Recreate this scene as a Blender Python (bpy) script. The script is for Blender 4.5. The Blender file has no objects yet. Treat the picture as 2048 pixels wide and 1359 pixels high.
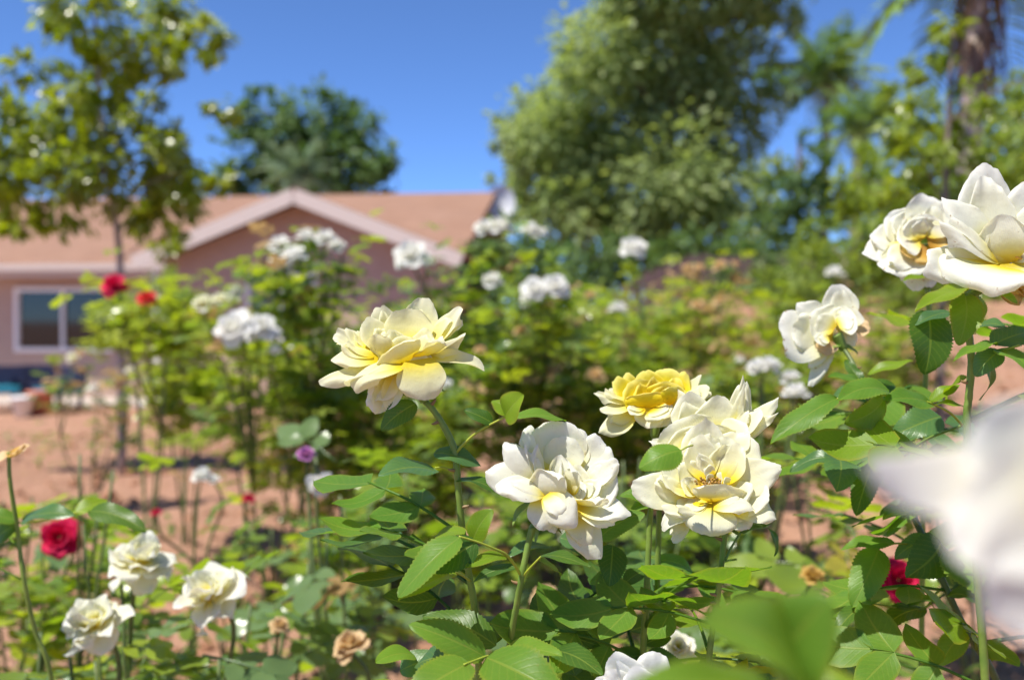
import bpy, math, random
import numpy as np
from mathutils import Vector, Matrix, noise

# ------------------------------------------------------------------ camera, sky, sun, exposure
sc = bpy.context.scene
FPX, CX, CY, HOR = 2048 * 35 / 36, 1024.0, 679.5, 640.0
CAMH = 1.4
TH = math.atan((CY - HOR) / FPX)
cam_d = bpy.data.cameras.new('camera'); cam = bpy.data.objects.new('camera', cam_d)
sc.collection.objects.link(cam); sc.camera = cam
cam_d.lens = 35; cam_d.sensor_width = 36; cam_d.clip_start = 0.02; cam_d.clip_end = 3000
cam.location = (0, 0, CAMH); cam.rotation_euler = (math.pi / 2 - TH, 0, 0)
cam_d.dof.use_dof = True; cam_d.dof.focus_distance = 0.655; cam_d.dof.aperture_fstop = 5.4

SUN = Vector((-0.36, -0.28, 0.88)).normalized()
world = bpy.data.worlds.new('World'); sc.world = world; world.use_nodes = True
wn = world.node_tree
sky = wn.nodes.new('ShaderNodeTexSky'); sky.sky_type = 'NISHITA'; sky.sun_disc = False
sky.sun_elevation = math.asin(SUN.z); sky.sun_rotation = math.atan2(SUN.x, SUN.y)
sky.altitude = 6000; sky.air_density = 1.0; sky.dust_density = 0.0; sky.ozone_density = 10.0
bg = next(n for n in wn.nodes if n.type == 'BACKGROUND')
wn.links.new(sky.outputs[0], bg.inputs[0]); bg.inputs[1].default_value = 0.132
sun_d = bpy.data.lights.new('sun', 'SUN'); sun_d.energy = 4.3; sun_d.angle = math.radians(0.53)
sun_d.color = (1.0, 0.95, 0.86)
sun = bpy.data.objects.new('sun', sun_d); sc.collection.objects.link(sun)
sun.rotation_euler = (-SUN).to_track_quat('-Z', 'Y').to_euler(); sun.location = SUN * 60
vs = sc.view_settings; vs.view_transform = 'Standard'; vs.look = 'None'; vs.gamma = 1
vs.use_curve_mapping = False; vs.exposure = 0.85
sc.cycles.use_denoising = True
sc.cycles.max_bounces = 10; sc.cycles.transparent_max_bounces = 8
sc.cycles.diffuse_bounces = 7; sc.cycles.transmission_bounces = 8
sc.cycles.sample_clamp_indirect = 6

# ------------------------------------------------------------------ helpers
R = random.Random(7)
ct, st = math.cos(TH), math.sin(TH)
def P(px, py, d):
    """photograph pixel (2048 wide) at depth d along the lens axis -> a point of the place"""
    x = (px - CX) / FPX * d; v = (CY - py) / FPX * d
    return Vector((x, d * ct + v * st, CAMH + v * ct - d * st))
VX, VY, VZ = Vector((1, 0, 0)), Vector((0, st, ct)), Vector((0, -ct, st))
def vdir(n): return (VX * n[0] + VY * n[1] + VZ * n[2]).normalized()

def sstep(a, b, x):
    t = min(1, max(0, (x - a) / (b - a))); return t * t * (3 - 2 * t)
def gz(x, y):
    """height of the ground: flat by the house, a bank rising to the right and back"""
    bank = 1.65 * min(1, max(0, (y - 4.0) / 8.2)) if y > 4 else 0
    swell = .42 * sstep(1.0, 2.6, y) * (1 - sstep(5.5, 13.0, y)) * (1 - sstep(6, 12, abs(x)))
    return swell + bank * sstep(-1.2, 2.4, x - 0.02 * y)

class MB:
    def __init__(s): s.v = []; s.f = []; s.uv = []; s.c = []; s.n = 0
    def add(s, v, f, uv=None, c=0.5):
        o = s.n
        s.v.extend(v); s.n += len(v)
        s.f.extend([tuple(i + o for i in q) for q in f])
        s.uv.extend(uv if uv is not None else [(0.5, 0.5)] * len(v))
        s.c.extend([c] * len(v))
    def mesh(s, name, mat, smooth=True, origin=None):
        me = bpy.data.meshes.new(name)
        V = np.array([tuple(p) for p in s.v], dtype=np.float64).reshape(-1, 3)
        if origin is not None: V = V - np.array(tuple(origin))
        me.from_pydata(V.tolist(), [], s.f)
        n = len(me.loops)
        li = np.empty(n, dtype=np.int32); me.loops.foreach_get('vertex_index', li)
        uvl = me.uv_layers.new(name='UVMap')
        uvl.data.foreach_set('uv', np.array(s.uv, dtype=np.float32)[li].ravel())
        at = me.attributes.new('rnd', 'FLOAT', 'POINT')
        at.data.foreach_set('value', np.array(s.c, dtype=np.float32))
        if smooth: me.polygons.foreach_set('use_smooth', [True] * len(me.polygons))
        me.materials.append(mat); me.update()
        return me
    def build(s, name, mat, parent=None, smooth=True):
        org = parent_loc(parent)
        o = bpy.data.objects.new(name, s.mesh(name, mat, smooth, org))
        sc.collection.objects.link(o); o.parent = parent
        return o
def parent_loc(p):
    while p is not None and p.parent is not None: p = p.parent
    return p.location if p is not None else Vector((0, 0, 0))
def link(name, me, parent, loc=None, rot=None, scale=1.0):
    o = bpy.data.objects.new(name, me); sc.collection.objects.link(o); o.parent = parent
    if loc is not None: o.location = Vector(loc) - parent_loc(parent)
    if rot is not None: o.rotation_mode = 'QUATERNION'; o.rotation_quaternion = rot
    o.scale = (scale,) * 3
    return o
def tag(o, label, cat, group=None):
    o['label'] = label; o['category'] = cat
    if group: o['group'] = group
    return o
def thing(name, loc, label, cat, group=None):
    o = bpy.data.objects.new(name, None); sc.collection.objects.link(o); o.location = loc
    o.empty_display_size = 0.1
    return tag(o, label, cat, group)
def kind(o, k): o['kind'] = k; return o

# ------------------------------------------------------------------ materials
def newmat(name):
    m = bpy.data.materials.new(name); m.use_nodes = True
    nt = m.node_tree; nt.nodes.clear()
    return m, nt, nt.nodes.new, nt.links.new
def ramp(nt, stops, interp='LINEAR'):
    r = nt.nodes.new('ShaderNodeValToRGB'); r.color_ramp.interpolation = interp
    el = r.color_ramp.elements
    while len(el) < len(stops): el.new(0.5)
    for e, (p, c) in zip(el, stops):
        e.position = p; e.color = (c[0], c[1], c[2], 1) if hasattr(c, '__len__') else (c, c, c, 1)
    return r
def mathn(nt, op, a, b=None, c=None):
    n = nt.nodes.new('ShaderNodeMath'); n.operation = op
    for i, x in enumerate((a, b, c)):
        if x is None: continue
        if hasattr(x, 'links'): nt.links.new(x, n.inputs[i])
        else: n.inputs[i].default_value = x
    return n.outputs[0]
def mixc(nt, fac, a, b, mode='MIX'):
    n = nt.nodes.new('ShaderNodeMix'); n.data_type = 'RGBA'; n.blend_type = mode
    for s, x in ((n.inputs[0], fac), (n.inputs[6], a), (n.inputs[7], b)):
        if hasattr(x, 'links'): nt.links.new(x, s)
        elif hasattr(x, '__len__'): s.default_value = (x[0], x[1], x[2], 1)
        else: s.default_value = x
    return n.outputs[2]
def noisen(nt, scale, detail=3, vec=None, rough=0.55):
    n = nt.nodes.new('ShaderNodeTexNoise'); n.inputs['Scale'].default_value = scale
    n.inputs['Detail'].default_value = detail; n.inputs['Roughness'].default_value = rough
    if vec is not None: nt.links.new(vec, n.inputs['Vector'])
    return n.outputs[0]
def bumpn(nt, h, strength, dist):
    b = nt.nodes.new('ShaderNodeBump'); b.inputs['Strength'].default_value = strength
    b.inputs['Distance'].default_value = dist; nt.links.new(h, b.inputs['Height']); return b.outputs[0]
def finish(nt, color, rough=0.6, spec=0.3, trans=0.0, tcolor=None, normal=None, metal=0.0, coat=0):
    p = nt.nodes.new('ShaderNodeBsdfPrincipled'); out = nt.nodes.new('ShaderNodeOutputMaterial')
    if hasattr(color, 'links'): nt.links.new(color, p.inputs['Base Color'])
    else: p.inputs['Base Color'].default_value = (*color, 1)
    if hasattr(rough, 'links'): nt.links.new(rough, p.inputs['Roughness'])
    else: p.inputs['Roughness'].default_value = rough
    p.inputs['Specular IOR Level'].default_value = spec; p.inputs['Metallic'].default_value = metal
    if normal is not None: nt.links.new(normal, p.inputs['Normal'])
    sh = p.outputs[0]
    if trans > 0:
        t = nt.nodes.new('ShaderNodeBsdfTranslucent')
        tc = tcolor if tcolor is not None else color
        if hasattr(tc, 'links'): nt.links.new(tc, t.inputs[0])
        else: t.inputs[0].default_value = (*tc, 1)
        if normal is not None: nt.links.new(normal, t.inputs['Normal'])
        m = nt.nodes.new('ShaderNodeMixShader'); m.inputs[0].default_value = trans
        nt.links.new(sh, m.inputs[1]); nt.links.new(t.outputs[0], m.inputs[2]); sh = m.outputs[0]
    nt.links.new(sh, out.inputs[0])

def uv_nodes(nt):
    t = nt.nodes.new('ShaderNodeTexCoord'); s = nt.nodes.new('ShaderNodeSeparateXYZ')
    nt.links.new(t.outputs['UV'], s.inputs[0])
    return t, s.outputs[0], s.outputs[1]

def petal_mat(name, stops, brown=0.0, trans=0.42, tsat=None):
    m, nt, N, L = newmat(name)
    t, u, v = uv_nodes(nt)
    oi = N('ShaderNodeObjectInfo')
    off = N('ShaderNodeVectorMath'); off.operation = 'ADD'
    L(t.outputs['Object'], off.inputs[0])
    cmb = N('ShaderNodeCombineXYZ'); L(mathn(nt, 'MULTIPLY', oi.outputs['Random'], 7.0), cmb.inputs[0]); L(cmb.outputs[0], off.inputs[1])
    nz = noisen(nt, 55, 3, off.outputs[0])
    uu = mathn(nt, 'ADD', u, mathn(nt, 'MULTIPLY', mathn(nt, 'SUBTRACT', nz, 0.5), 0.22))
    uu = mathn(nt, 'ADD', uu, mathn(nt, 'MULTIPLY', mathn(nt, 'SUBTRACT', oi.outputs['Random'], 0.5), 0.12))
    stops = [(p_, tuple(x_ * .94 for x_ in c_)) for p_, c_ in stops]
    col = ramp(nt, stops); L(uu, col.inputs[0]); c = col.outputs[0]
    if brown > 0:
        av = mathn(nt, 'ABSOLUTE', mathn(nt, 'MULTIPLY_ADD', v, 2.0, -1.0))
        edge = mathn(nt, 'MAXIMUM', u, mathn(nt, 'MULTIPLY', av, 0.97))
        n2 = noisen(nt, 210, 4, off.outputs[0], 0.65)
        mk = mathn(nt, 'MULTIPLY_ADD', edge, 0.22, n2)
        r2 = ramp(nt, [(0.0, 0), (0.90 - 0.045 * brown, 0), (0.98 - 0.045 * brown, 1)]); L(mk, r2.inputs[0])
        c = mixc(nt, mathn(nt, 'MULTIPLY', r2.outputs[0], min(0.85, 0.5 + 0.3 * brown)), c, (0.36, 0.20, 0.06))
        n3 = noisen(nt, 420, 2, off.outputs[0]); r3 = ramp(nt, [(0, 0), (0.73, 0), (0.77, 1)]); L(n3, r3.inputs[0])
        c = mixc(nt, mathn(nt, 'MULTIPLY', r3.outputs[0], 0.45), c, (0.30, 0.18, 0.06))
    vein = N('ShaderNodeTexWave'); vein.inputs['Scale'].default_value = 9; vein.inputs['Distortion'].default_value = 3.5
    vein.inputs['Detail'].default_value = 2; vein.bands_direction = 'Y'
    L(t.outputs['UV'], vein.inputs['Vector'])
    h = mathn(nt, 'ADD', mathn(nt, 'MULTIPLY', vein.outputs[1], 0.07), noisen(nt, 170, 3, off.outputs[0]))
    nrm = bumpn(nt, h, 0.45, 0.0011)
    tc = mixc(nt, 1.0, c, tsat or (1, .98, 0.66), 'MULTIPLY')
    finish(nt, c, 0.55, 0.22, trans, tc, nrm)
    return m
CREAM = [(0.0, (.80, .58, .01)), (.17, (.85, .70, .05)), (.34, (.86, .80, .28)), (.54, (.86, .84, .56)), (1.0, (.86, .855, .72))]
WARM  = [(0.0, (.80, .60, .01)), (.16, (.86, .72, .05)), (.34, (.87, .80, .22)), (.58, (.86, .83, .46)), (1.0, (.86, .845, .62))]
WHITE = [(0.0, (.80, .60, .03)), (.14, (.84, .74, .14)), (.30, (.86, .83, .46)), (.50, (.87, .865, .72)), (1.0, (.87, .87, .81))]
M = {}
M['petal_cream'] = petal_mat('petal_cream', CREAM, 0.6)
M['petal_warm'] = petal_mat('petal_warm', WARM, 0.4)
M['petal_ivory'] = petal_mat('petal_ivory', WHITE, 1.1)
M['petal_faded'] = petal_mat('petal_faded', WHITE, 1.7)
M['petal_brown'] = petal_mat('petal_brown', [(0, (.45, .22, .03)), (.4, (.62, .36, .06)), (.7, (.72, .52, .16)), (1, (.55, .33, .10))], 2.0)
M['petal_near'] = petal_mat('petal_near', [(0, (.80, .74, .36)), (.3, (.80, .78, .66)), (1, (.80, .79, .74))], 0.0, 0.40, (1, 1, .95))
M['petal_white'] = petal_mat('petal_white', [(0, (.82, .79, .58)), (.3, (.87, .86, .80)), (1, (.88, .875, .85))], 0.0, 0.42, (1, 1, .96))
M['petal_yellow'] = petal_mat('petal_yellow', [(0, (.82, .52, .005)), (.4, (.88, .68, .010)), (.7, (.88, .74, .03)), (1, (.88, .80, .22))], 0.0, 0.4)
M['petal_red'] = petal_mat('petal_red', [(0, (.40, .01, .04)), (.5, (.60, .008, .06)), (1, (.64, .012, .08))], 0.0, 0.3, (1, .5, .7))
M['petal_coral'] = petal_mat('petal_coral', [(0, (.70, .18, .03)), (.5, (.72, .06, .04)), (1, (.72, .04, .07))], 0.0, 0.3)
M['petal_purple'] = petal_mat('petal_purple', [(0, (.45, .15, .35)), (1, (.50, .20, .50))], 0.0, 0.3)
M['petal_peach'] = petal_mat('petal_peach', [(0, (.60, .36, .10)), (.5, (.74, .54, .30)), (1, (.70, .50, .28))], 1.0, 0.35)

def leaf_mat(name, c1, c2, rough=0.36, spec=0.5, trans=0.46, tcol=(2.1, 2.0, 0.45), hero=False, usernd=False, bumpd=0.0006, edge=None):
    m, nt, N, L = newmat(name)
    t, u, v = uv_nodes(nt)
    if usernd:
        a = N('ShaderNodeAttribute'); a.attribute_name = 'rnd'; rnd = a.outputs['Fac']
    else:
        a = N('ShaderNodeObjectInfo'); rnd = a.outputs['Random']
    c = mixc(nt, rnd, c1, c2)
    if hero:
        nz = noisen(nt, 60, 3, t.outputs['Object'])
        c = mixc(nt, mathn(nt, 'MULTIPLY', nz, 0.6), c, [x * 0.62 for x in c1])
    av = mathn(nt, 'ABSOLUTE', mathn(nt, 'MULTIPLY_ADD', v, 2.0, -1.0))
    nrm = None
    if hero:
        mid = ramp(nt, [(0, 1), (0.035, 1), (0.075, 0)]); L(av, mid.inputs[0])
        # side veins sweep forward from the midrib
        ph = mathn(nt, 'MULTIPLY_ADD', av, -0.28, u)
        sw = mathn(nt, 'PINGPONG', mathn(nt, 'MULTIPLY', ph, 9.0), 0.5)
        sv = ramp(nt, [(0, 1), (0.06, .8), (0.16, 0)]); L(sw, sv.inputs[0])
        vein = mathn(nt, 'MAXIMUM', mid.outputs[0], mathn(nt, 'MULTIPLY', sv.outputs[0], 0.32))
        c = mixc(nt, mathn(nt, 'MULTIPLY', vein, 0.50), c, (0.22, 0.30, 0.05))
        if edge is not None:
            er = ramp(nt, [(0, 0), (0.80, 0), (1.0, 1)]); L(av, er.inputs[0])
            c = mixc(nt, mathn(nt, 'MULTIPLY', er.outputs[0], 0.6), c, edge)
        sp = noisen(nt, 240, 2, t.outputs['Object']); spr = ramp(nt, [(0, 0), (0.70, 0), (0.76, 1)]); L(sp, spr.inputs[0])
        c = mixc(nt, mathn(nt, 'MULTIPLY', spr.outputs[0], 0.35), c, (0.20, 0.15, 0.05))
        h = mathn(nt, 'ADD', mathn(nt, 'MULTIPLY', vein, -0.8), mathn(nt, 'MULTIPLY', noisen(nt, 260, 3, t.outputs['Object']), 0.6))
        nrm = bumpn(nt, h, 0.36, bumpd)
    tc = mixc(nt, 1.0, c, tcol, 'MULTIPLY')
    finish(nt, c, rough, spec, trans, tc, nrm)
    return m
M['leaf_hero'] = leaf_mat('leaf_hero', (.115, .245, .030), (.165, .305, .034), hero=True, rough=.42, spec=.32, edge=(.20, .26, .03))
M['leaf_lime'] = leaf_mat('leaf_lime', (.16, .28, .016), (.22, .33, .020), hero=True, rough=.42, spec=.32, edge=(.26, .24, .03))
M['leaf_blue'] = leaf_mat('leaf_blue', (0.077, 0.180, 0.059), (0.108, 0.225, 0.068), hero=True, rough=.33, spec=.45)
M['leaf_dark'] = leaf_mat('leaf_dark', (0.059, 0.140, 0.020), (0.090, 0.180, 0.025), hero=True, rough=.38, spec=.35)
M['leaf_fresh'] = leaf_mat('leaf_fresh', (0.210, 0.307, 0.026), (0.310, 0.374, 0.040), rough=.27, spec=.65)
M['leaf_mid'] = leaf_mat('leaf_mid', (0.135, 0.224, 0.032), (0.208, 0.286, 0.040), rough=.27, spec=.65)
M['leaf_cool'] = leaf_mat('leaf_cool', (0.111, 0.196, 0.074), (0.166, 0.248, 0.098), rough=.27, spec=.65)
M['foliage'] = leaf_mat('foliage', (0.111, 0.196, 0.057), (0.269, 0.337, 0.036), rough=.27, spec=.65, usernd=True)
M['leaf_yellow'] = leaf_mat('leaf_yellow', (.30, .30, .03), (.38, .34, .05), rough=.5)
M['leaf_tan_mass'] = leaf_mat('leaf_tan_mass', (.40, .27, .12), (.52, .36, .18), rough=.6, spec=.2, tcol=(1, .9, .7), usernd=True)
M['leaf_tan'] = leaf_mat('leaf_tan', (.34, .22, .09), (.46, .30, .14), rough=.6, spec=.2, tcol=(1, .9, .7))
M['crown_left'] = leaf_mat('crown_left', (0.112, 0.173, 0.013), (0.264, 0.315, 0.020), rough=.30, spec=1.0, trans=.46, usernd=True)
M['crown_dark'] = leaf_mat('crown_dark', (0.060, 0.119, 0.038), (0.128, 0.204, 0.060), rough=.5, spec=.3, trans=.38, usernd=True, tcol=(1.5, 1.6, .7))
M['crown_olive'] = leaf_mat('crown_olive', (0.170, 0.240, 0.094), (0.301, 0.368, 0.141), rough=.5, spec=.3, trans=.45, usernd=True, tcol=(1.7, 1.7, .8))
M['crown_fresh'] = leaf_mat('crown_fresh', (0.128, 0.204, 0.019), (0.230, 0.289, 0.030), rough=.34, spec=.6, trans=.38, usernd=True)
M['crown_soft'] = leaf_mat('crown_soft', (0.128, 0.204, 0.038), (0.212, 0.281, 0.055), rough=.5, spec=.3, trans=.38, usernd=True)
M['weed'] = leaf_mat('weed', (.09, .17, .035), (.24, .28, .05), rough=.5, spec=.3, trans=.35, usernd=True, tcol=(1.3, 1.3, .6))
M['frond'] = leaf_mat('frond', (.16, .27, .070), (.25, .34, .09), rough=.4, spec=.4, trans=.3, tcol=(1.2, 1.3, .6))
M['frond_grey'] = leaf_mat('frond_grey', (.17, .25, .15), (.24, .31, .19), rough=.45, spec=.4, trans=.25, tcol=(1.1, 1.2, .7))

def stem_mat(name, c1, c2, scale=90):
    m, nt, N, L = newmat(name)
    t = N('ShaderNodeTexCoord')
    n = noisen(nt, scale, 4, t.outputs['Object'])
    r = ramp(nt, [(.3, c1), (.7, c2)]); L(n, r.inputs[0])
    finish(nt, r.outputs[0], .45, .35, normal=bumpn(nt, n, .4, .001)); return m
M['stem'] = stem_mat('stem', (.12, .21, .035), (.20, .28, .05))
M['stem_lime'] = stem_mat('stem_lime', (.27, .34, .03), (.36, .40, .045))
M['cane'] = stem_mat('cane', (.055, .10, .025), (.12, .15, .045))
M['cane_brown'] = stem_mat('cane_brown', (.13, .085, .045), (.22, .15, .08))
M['thorn'] = stem_mat('thorn', (.20, .11, .05), (.28, .20, .08))
M['stamen'] = stem_mat('stamen', (.62, .25, .03), (.75, .50, .08), 300)
M['anther'] = stem_mat('anther', (.22, .11, .02), (.40, .22, .04), 300)
M['bark'] = stem_mat('bark', (.10, .075, .06), (.22, .17, .14), 12)
M['bark_pale'] = stem_mat('bark_pale', (.25, .19, .17), (.40, .32, .28), 8)
M['bark_skirt'] = stem_mat('bark_skirt', (.10, .055, .03), (.20, .12, .07), 8)

def plain_mat(name, col, rough=.7, spec=.3, var=.12, scale=6, bump=.3, bdist=.004, metal=0):
    m, nt, N, L = newmat(name)
    t = N('ShaderNodeTexCoord')
    n = noisen(nt, scale, 5, t.outputs['Object'])
    c = mixc(nt, n, [x * (1 - var) for x in col], [min(1, x * (1 + var)) for x in col])
    n2 = noisen(nt, scale * 14, 3, t.outputs['Object'])
    finish(nt, c, rough, spec, normal=bumpn(nt, n2, bump, bdist), metal=metal); return m
M['stucco'] = plain_mat('stucco', (.46, .33, .27), .9, .15)
M['trim'] = plain_mat('trim', (.58, .49, .44), .6, .3, .05)
M['vinyl'] = plain_mat('vinyl', (.80, .79, .78), .4, .4, .03)
M['glass'] = plain_mat('glass', (.012, .016, .018), .04, .6, .1, 2, 0)
M['concrete'] = plain_mat('concrete', (.46, .40, .35), .9, .2)
M['teal'] = plain_mat('teal', (.02, .22, .30), .4, .4, .05)
M['navy'] = plain_mat('navy', (.02, .025, .06), .5, .4, .05)
M['terracotta'] = plain_mat('terracotta', (.50, .19, .12), .8, .2, .1)
M['fence'] = plain_mat('fence', (.13, .085, .085), .8, .2, .2)
M['dish'] = plain_mat('dish', (.62, .63, .66), .5, .3, .05)
M['board_wall'] = plain_mat('board_wall', (.40, .23, .16), .9, .2)

# roof shingles
m, nt, N, L = newmat('shingle'); t = N('ShaderNodeTexCoord')
br = N('ShaderNodeTexBrick'); L(t.outputs['UV'], br.inputs[0]); br.inputs['Scale'].default_value = 1
br.inputs['Brick Width'].default_value = .33; br.inputs['Row Height'].default_value = .14; br.inputs['Mortar Size'].default_value = .008
br.inputs['Color1'].default_value = (.285, .162, .108, 1); br.inputs['Color2'].default_value = (.235, .13, .085, 1); br.inputs['Mortar'].default_value = (.22, .12, .09, 1)
n = noisen(nt, 1.3, 4, t.outputs['UV']); c = mixc(nt, mathn(nt, 'MULTIPLY', n, .35), br.outputs[0], (.31, .21, .17))
finish(nt, c, .9, .15, normal=bumpn(nt, br.outputs[1], .5, -.006)); M['shingle'] = m

# red-brown garden soil
m, nt, N, L = newmat('soil'); t = N('ShaderNodeTexCoord')
n1 = noisen(nt, .9, 4, t.outputs['Object']); n2 = noisen(nt, 14, 6, t.outputs['Object'], .65); n3 = noisen(nt, 70, 4, t.outputs['Object'], .7)
r1 = ramp(nt, [(.30, (.27, .14, .09)), (.50, (.38, .21, .14)), (.72, (.46, .275, .19))]); L(n2, r1.inputs[0])
c = mixc(nt, mathn(nt, 'MULTIPLY', n1, .55), r1.outputs[0], (.44, .26, .18))
r2 = ramp(nt, [(.36, .35), (.52, 1)]); L(n3, r2.inputs[0]); c = mixc(nt, .75, c, mixc(nt, r2.outputs[0], (.22, .11, .06), c))
h = mathn(nt, 'ADD', n2, mathn(nt, 'MULTIPLY', n3, .4))
finish(nt, c, .95, .1, normal=bumpn(nt, h, .9, .03)); M['soil'] = m
M['clod'] = plain_mat('clod', (.40, .21, .125), .95, .1, .3, 30, .6, .01)

# ------------------------------------------------------------------ shape generators
def roll(s, s0, ang):
    if s <= s0 or ang < 1e-3: return s, 0.0
    r = (1 - s0) / ang; a = (s - s0) / r
    return s0 + r * math.sin(a), r * (1 - math.cos(a))

def petal(base, tip, width, n, bow=.12, cup=.22, tip_roll=.5, side_roll=.35, ruf=.055, seed=0, nu=13, nv=13, jag=.02, neck=.28, fan=.3, point=.015):
    """rose petal: fan-shaped sheet from base to tip, n = its inner face; rims roll back"""
    rr = random.Random(seed * 977 + 13)
    base, tip, n = Vector(base), Vector(tip), Vector(n).normalized()
    ax = tip - base; Lg = ax.length; t = ax.normalized()
    n = (n - t * n.dot(t)); n = n.normalized() if n.length > 1e-4 else t.orthogonal().normalized()
    s = t.cross(n).normalized()
    ph = [rr.uniform(0, 6.28) for _ in range(6)]; a1 = rr.uniform(-.06, .06)
    k1, k2, k3 = rr.uniform(2.2, 3.4), rr.uniform(4.5, 7), rr.uniform(9, 13)
    rollv = [rr.uniform(.6, 1.35) for _ in range(2)]
    V, UV = [], []
    for i in range(nu + 1):
        u = i / nu
        for j in range(nv + 1):
            v = -1 + 2 * j / nv
            lv = 1 - fan * abs(v) ** 2.3 + point * max(0, 1 - abs(v) * 5) * (.5 + a1 * 8)
            lv += .030 * math.sin(k1 * v + ph[0]) + .010 * math.sin(k2 * v * 1.5 + ph[1]) + jag * noise.noise((v * 9 + seed * 3.1, seed * 1.7, .5))
            ul = u * lv
            w = width * .5 * (neck + (1 - neck) * math.sin(min(1, u / .72) * math.pi / 2) ** .85)
            if u > .72: w *= 1 - .16 * ((u - .72) / .28) ** 2
            tr = tip_roll * (1 + .45 * math.sin(k1 * v + ph[2]))
            l2, o1 = roll(u, .77, max(0, tr * 1.5)); l2 = l2 * lv
            sr = side_roll * (rollv[0] if v < 0 else rollv[1]) * u
            v2, o2 = roll(abs(v), .68, max(0, sr * 1.5)); v2 = math.copysign(v2, v)
            off = cup * w * v * v * (.4 + .6 * u) - o1 * Lg - o2 * w
            off += -bow * Lg * 4 * ul * (1 - ul)
            rim = u ** 3.6
            off += ruf * Lg * rim * (math.sin(k2 * .7 * v + ph[3]) * .75 + math.sin(k3 * v + ph[4]) * .15)
            off += ruf * w * .8 * abs(v) ** 2 * math.sin(u * k2 * 1.2 + ph[5])
            V.append(base + t * (l2 * Lg) + s * (w * v2 + a1 * Lg * u * u) + n * off)
            UV.append((u * (.93 + .07 * lv), v * .5 + .5))
    F = [(i * (nv + 1) + j, i * (nv + 1) + j + 1, (i + 1) * (nv + 1) + j + 1, (i + 1) * (nv + 1) + j) for i in range(nu) for j in range(nv)]
    return V, F, UV

def leaf(base, tip, width, n, arch=.10, fold=.18, nu=26, nv=6, serr=.07, seed=0, wave=.03, twist=0.):
    rr = random.Random(seed * 31 + 5)
    base, tip, n = Vector(base), Vector(tip), Vector(n).normalized()
    ax = tip - base; Lg = ax.length; t = ax.normalized()
    n = (n - t * n.dot(t)); n = n.normalized() if n.length > 1e-4 else t.orthogonal().normalized()
    s = t.cross(n).normalized(); p1, p2 = rr.uniform(0, 6.3), rr.uniform(0, 6.3)
    bend = rr.uniform(-.07, .07)
    V, UV = [], []
    for i in range(nu + 1):
        u = i / nu
        w = width * .5 * (math.sin(math.pi * u ** .80) ** .60 if 0 < u < 1 else 0.0)
        w *= (1 - .16 * u)
        if serr: w *= 1 + serr * (.5 if i % 2 else -.5)
        a = twist * u
        for j in range(nv + 1):
            v = -1 + 2 * j / nv
            av = abs(v)
            off = arch * Lg * 4 * u * (1 - u) + fold * w * av + wave * Lg * (av ** 1.5) * math.sin(u * 9 + p1 + (1.3 if v > 0 else 0))
            off -= .10 * w * av * av
            sw = w * v
            V.append(base + t * (u * Lg) + s * (sw * math.cos(a) + bend * Lg * math.sin(math.pi * u)) + n * (off + sw * math.sin(a)))
            UV.append((u, v * .5 + .5))
    F = [(i * (nv + 1) + j, i * (nv + 1) + j + 1, (i + 1) * (nv + 1) + j + 1, (i + 1) * (nv + 1) + j) for i in range(nu) for j in range(nv)]
    return V, F, UV

def catmull(pts, k=6):
    pts = [Vector(p) for p in pts]
    if len(pts) == 2: return [pts[0].lerp(pts[1], i / k) for i in range(k + 1)]
    q = [pts[0] * 2 - pts[1]] + pts + [pts[-1] * 2 - pts[-2]]; out = []
    for i in range(1, len(q) - 2):
        a, b, c, d = q[i - 1:i + 3]
        for j in range(k):
            t = j / k
            out.append(.5 * ((2 * b) + (c - a) * t + (2 * a - 5 * b + 4 * c - d) * t * t + (3 * b - a - 3 * c + d) * t ** 3))
    out.append(pts[-1]); return out
def tube(pts, r0, r1, sides=8, k=6, knob=0., seed=0):
    c = catmull(pts, k); n = len(c); V, F, UV = [], [], []
    rr = random.Random(seed); up = Vector((.37, .21, .9)).normalized()
    for i, p in enumerate(c):
        t = (c[min(i + 1, n - 1)] - c[max(i - 1, 0)]).normalized()
        x = t.cross(up)
        x = x.normalized() if x.length > 1e-3 else t.orthogonal().normalized()
        y = t.cross(x)
        r = (r0 + (r1 - r0) * i / (n - 1)) * (1 + knob * rr.uniform(-1, 1))
        for j in range(sides):
            a = 2 * math.pi * j / sides
            V.append(p + (x * math.cos(a) + y * math.sin(a)) * r); UV.append((i / n, j / sides))
    for i in range(n - 1):
        for j in range(sides):
            k2 = (j + 1) % sides
            F.append((i * sides + j, i * sides + k2, (i + 1) * sides + k2, (i + 1) * sides + j))
    V += [c[0], c[-1]]; UV += [(0, 0), (1, 0)]
    for j in range(sides):
        k2 = (j + 1) % sides
        F.append((len(V) - 2, k2, j)); F.append((len(V) - 1, (n - 1) * sides + j, (n - 1) * sides + k2))
    return V, F, UV
def box(c, sx, sy, sz, rot=None):
    V = [Vector((x * sx / 2, y * sy / 2, z * sz / 2)) for x in (-1, 1) for y in (-1, 1) for z in (-1, 1)]
    if rot is not None: V = [rot @ p for p in V]
    V = [p + Vector(c) for p in V]
    F = [(0, 1, 3, 2), (4, 6, 7, 5), (0, 4, 5, 1), (2, 3, 7, 6), (0, 2, 6, 4), (1, 5, 7, 3)]
    return V, F, None
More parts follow.
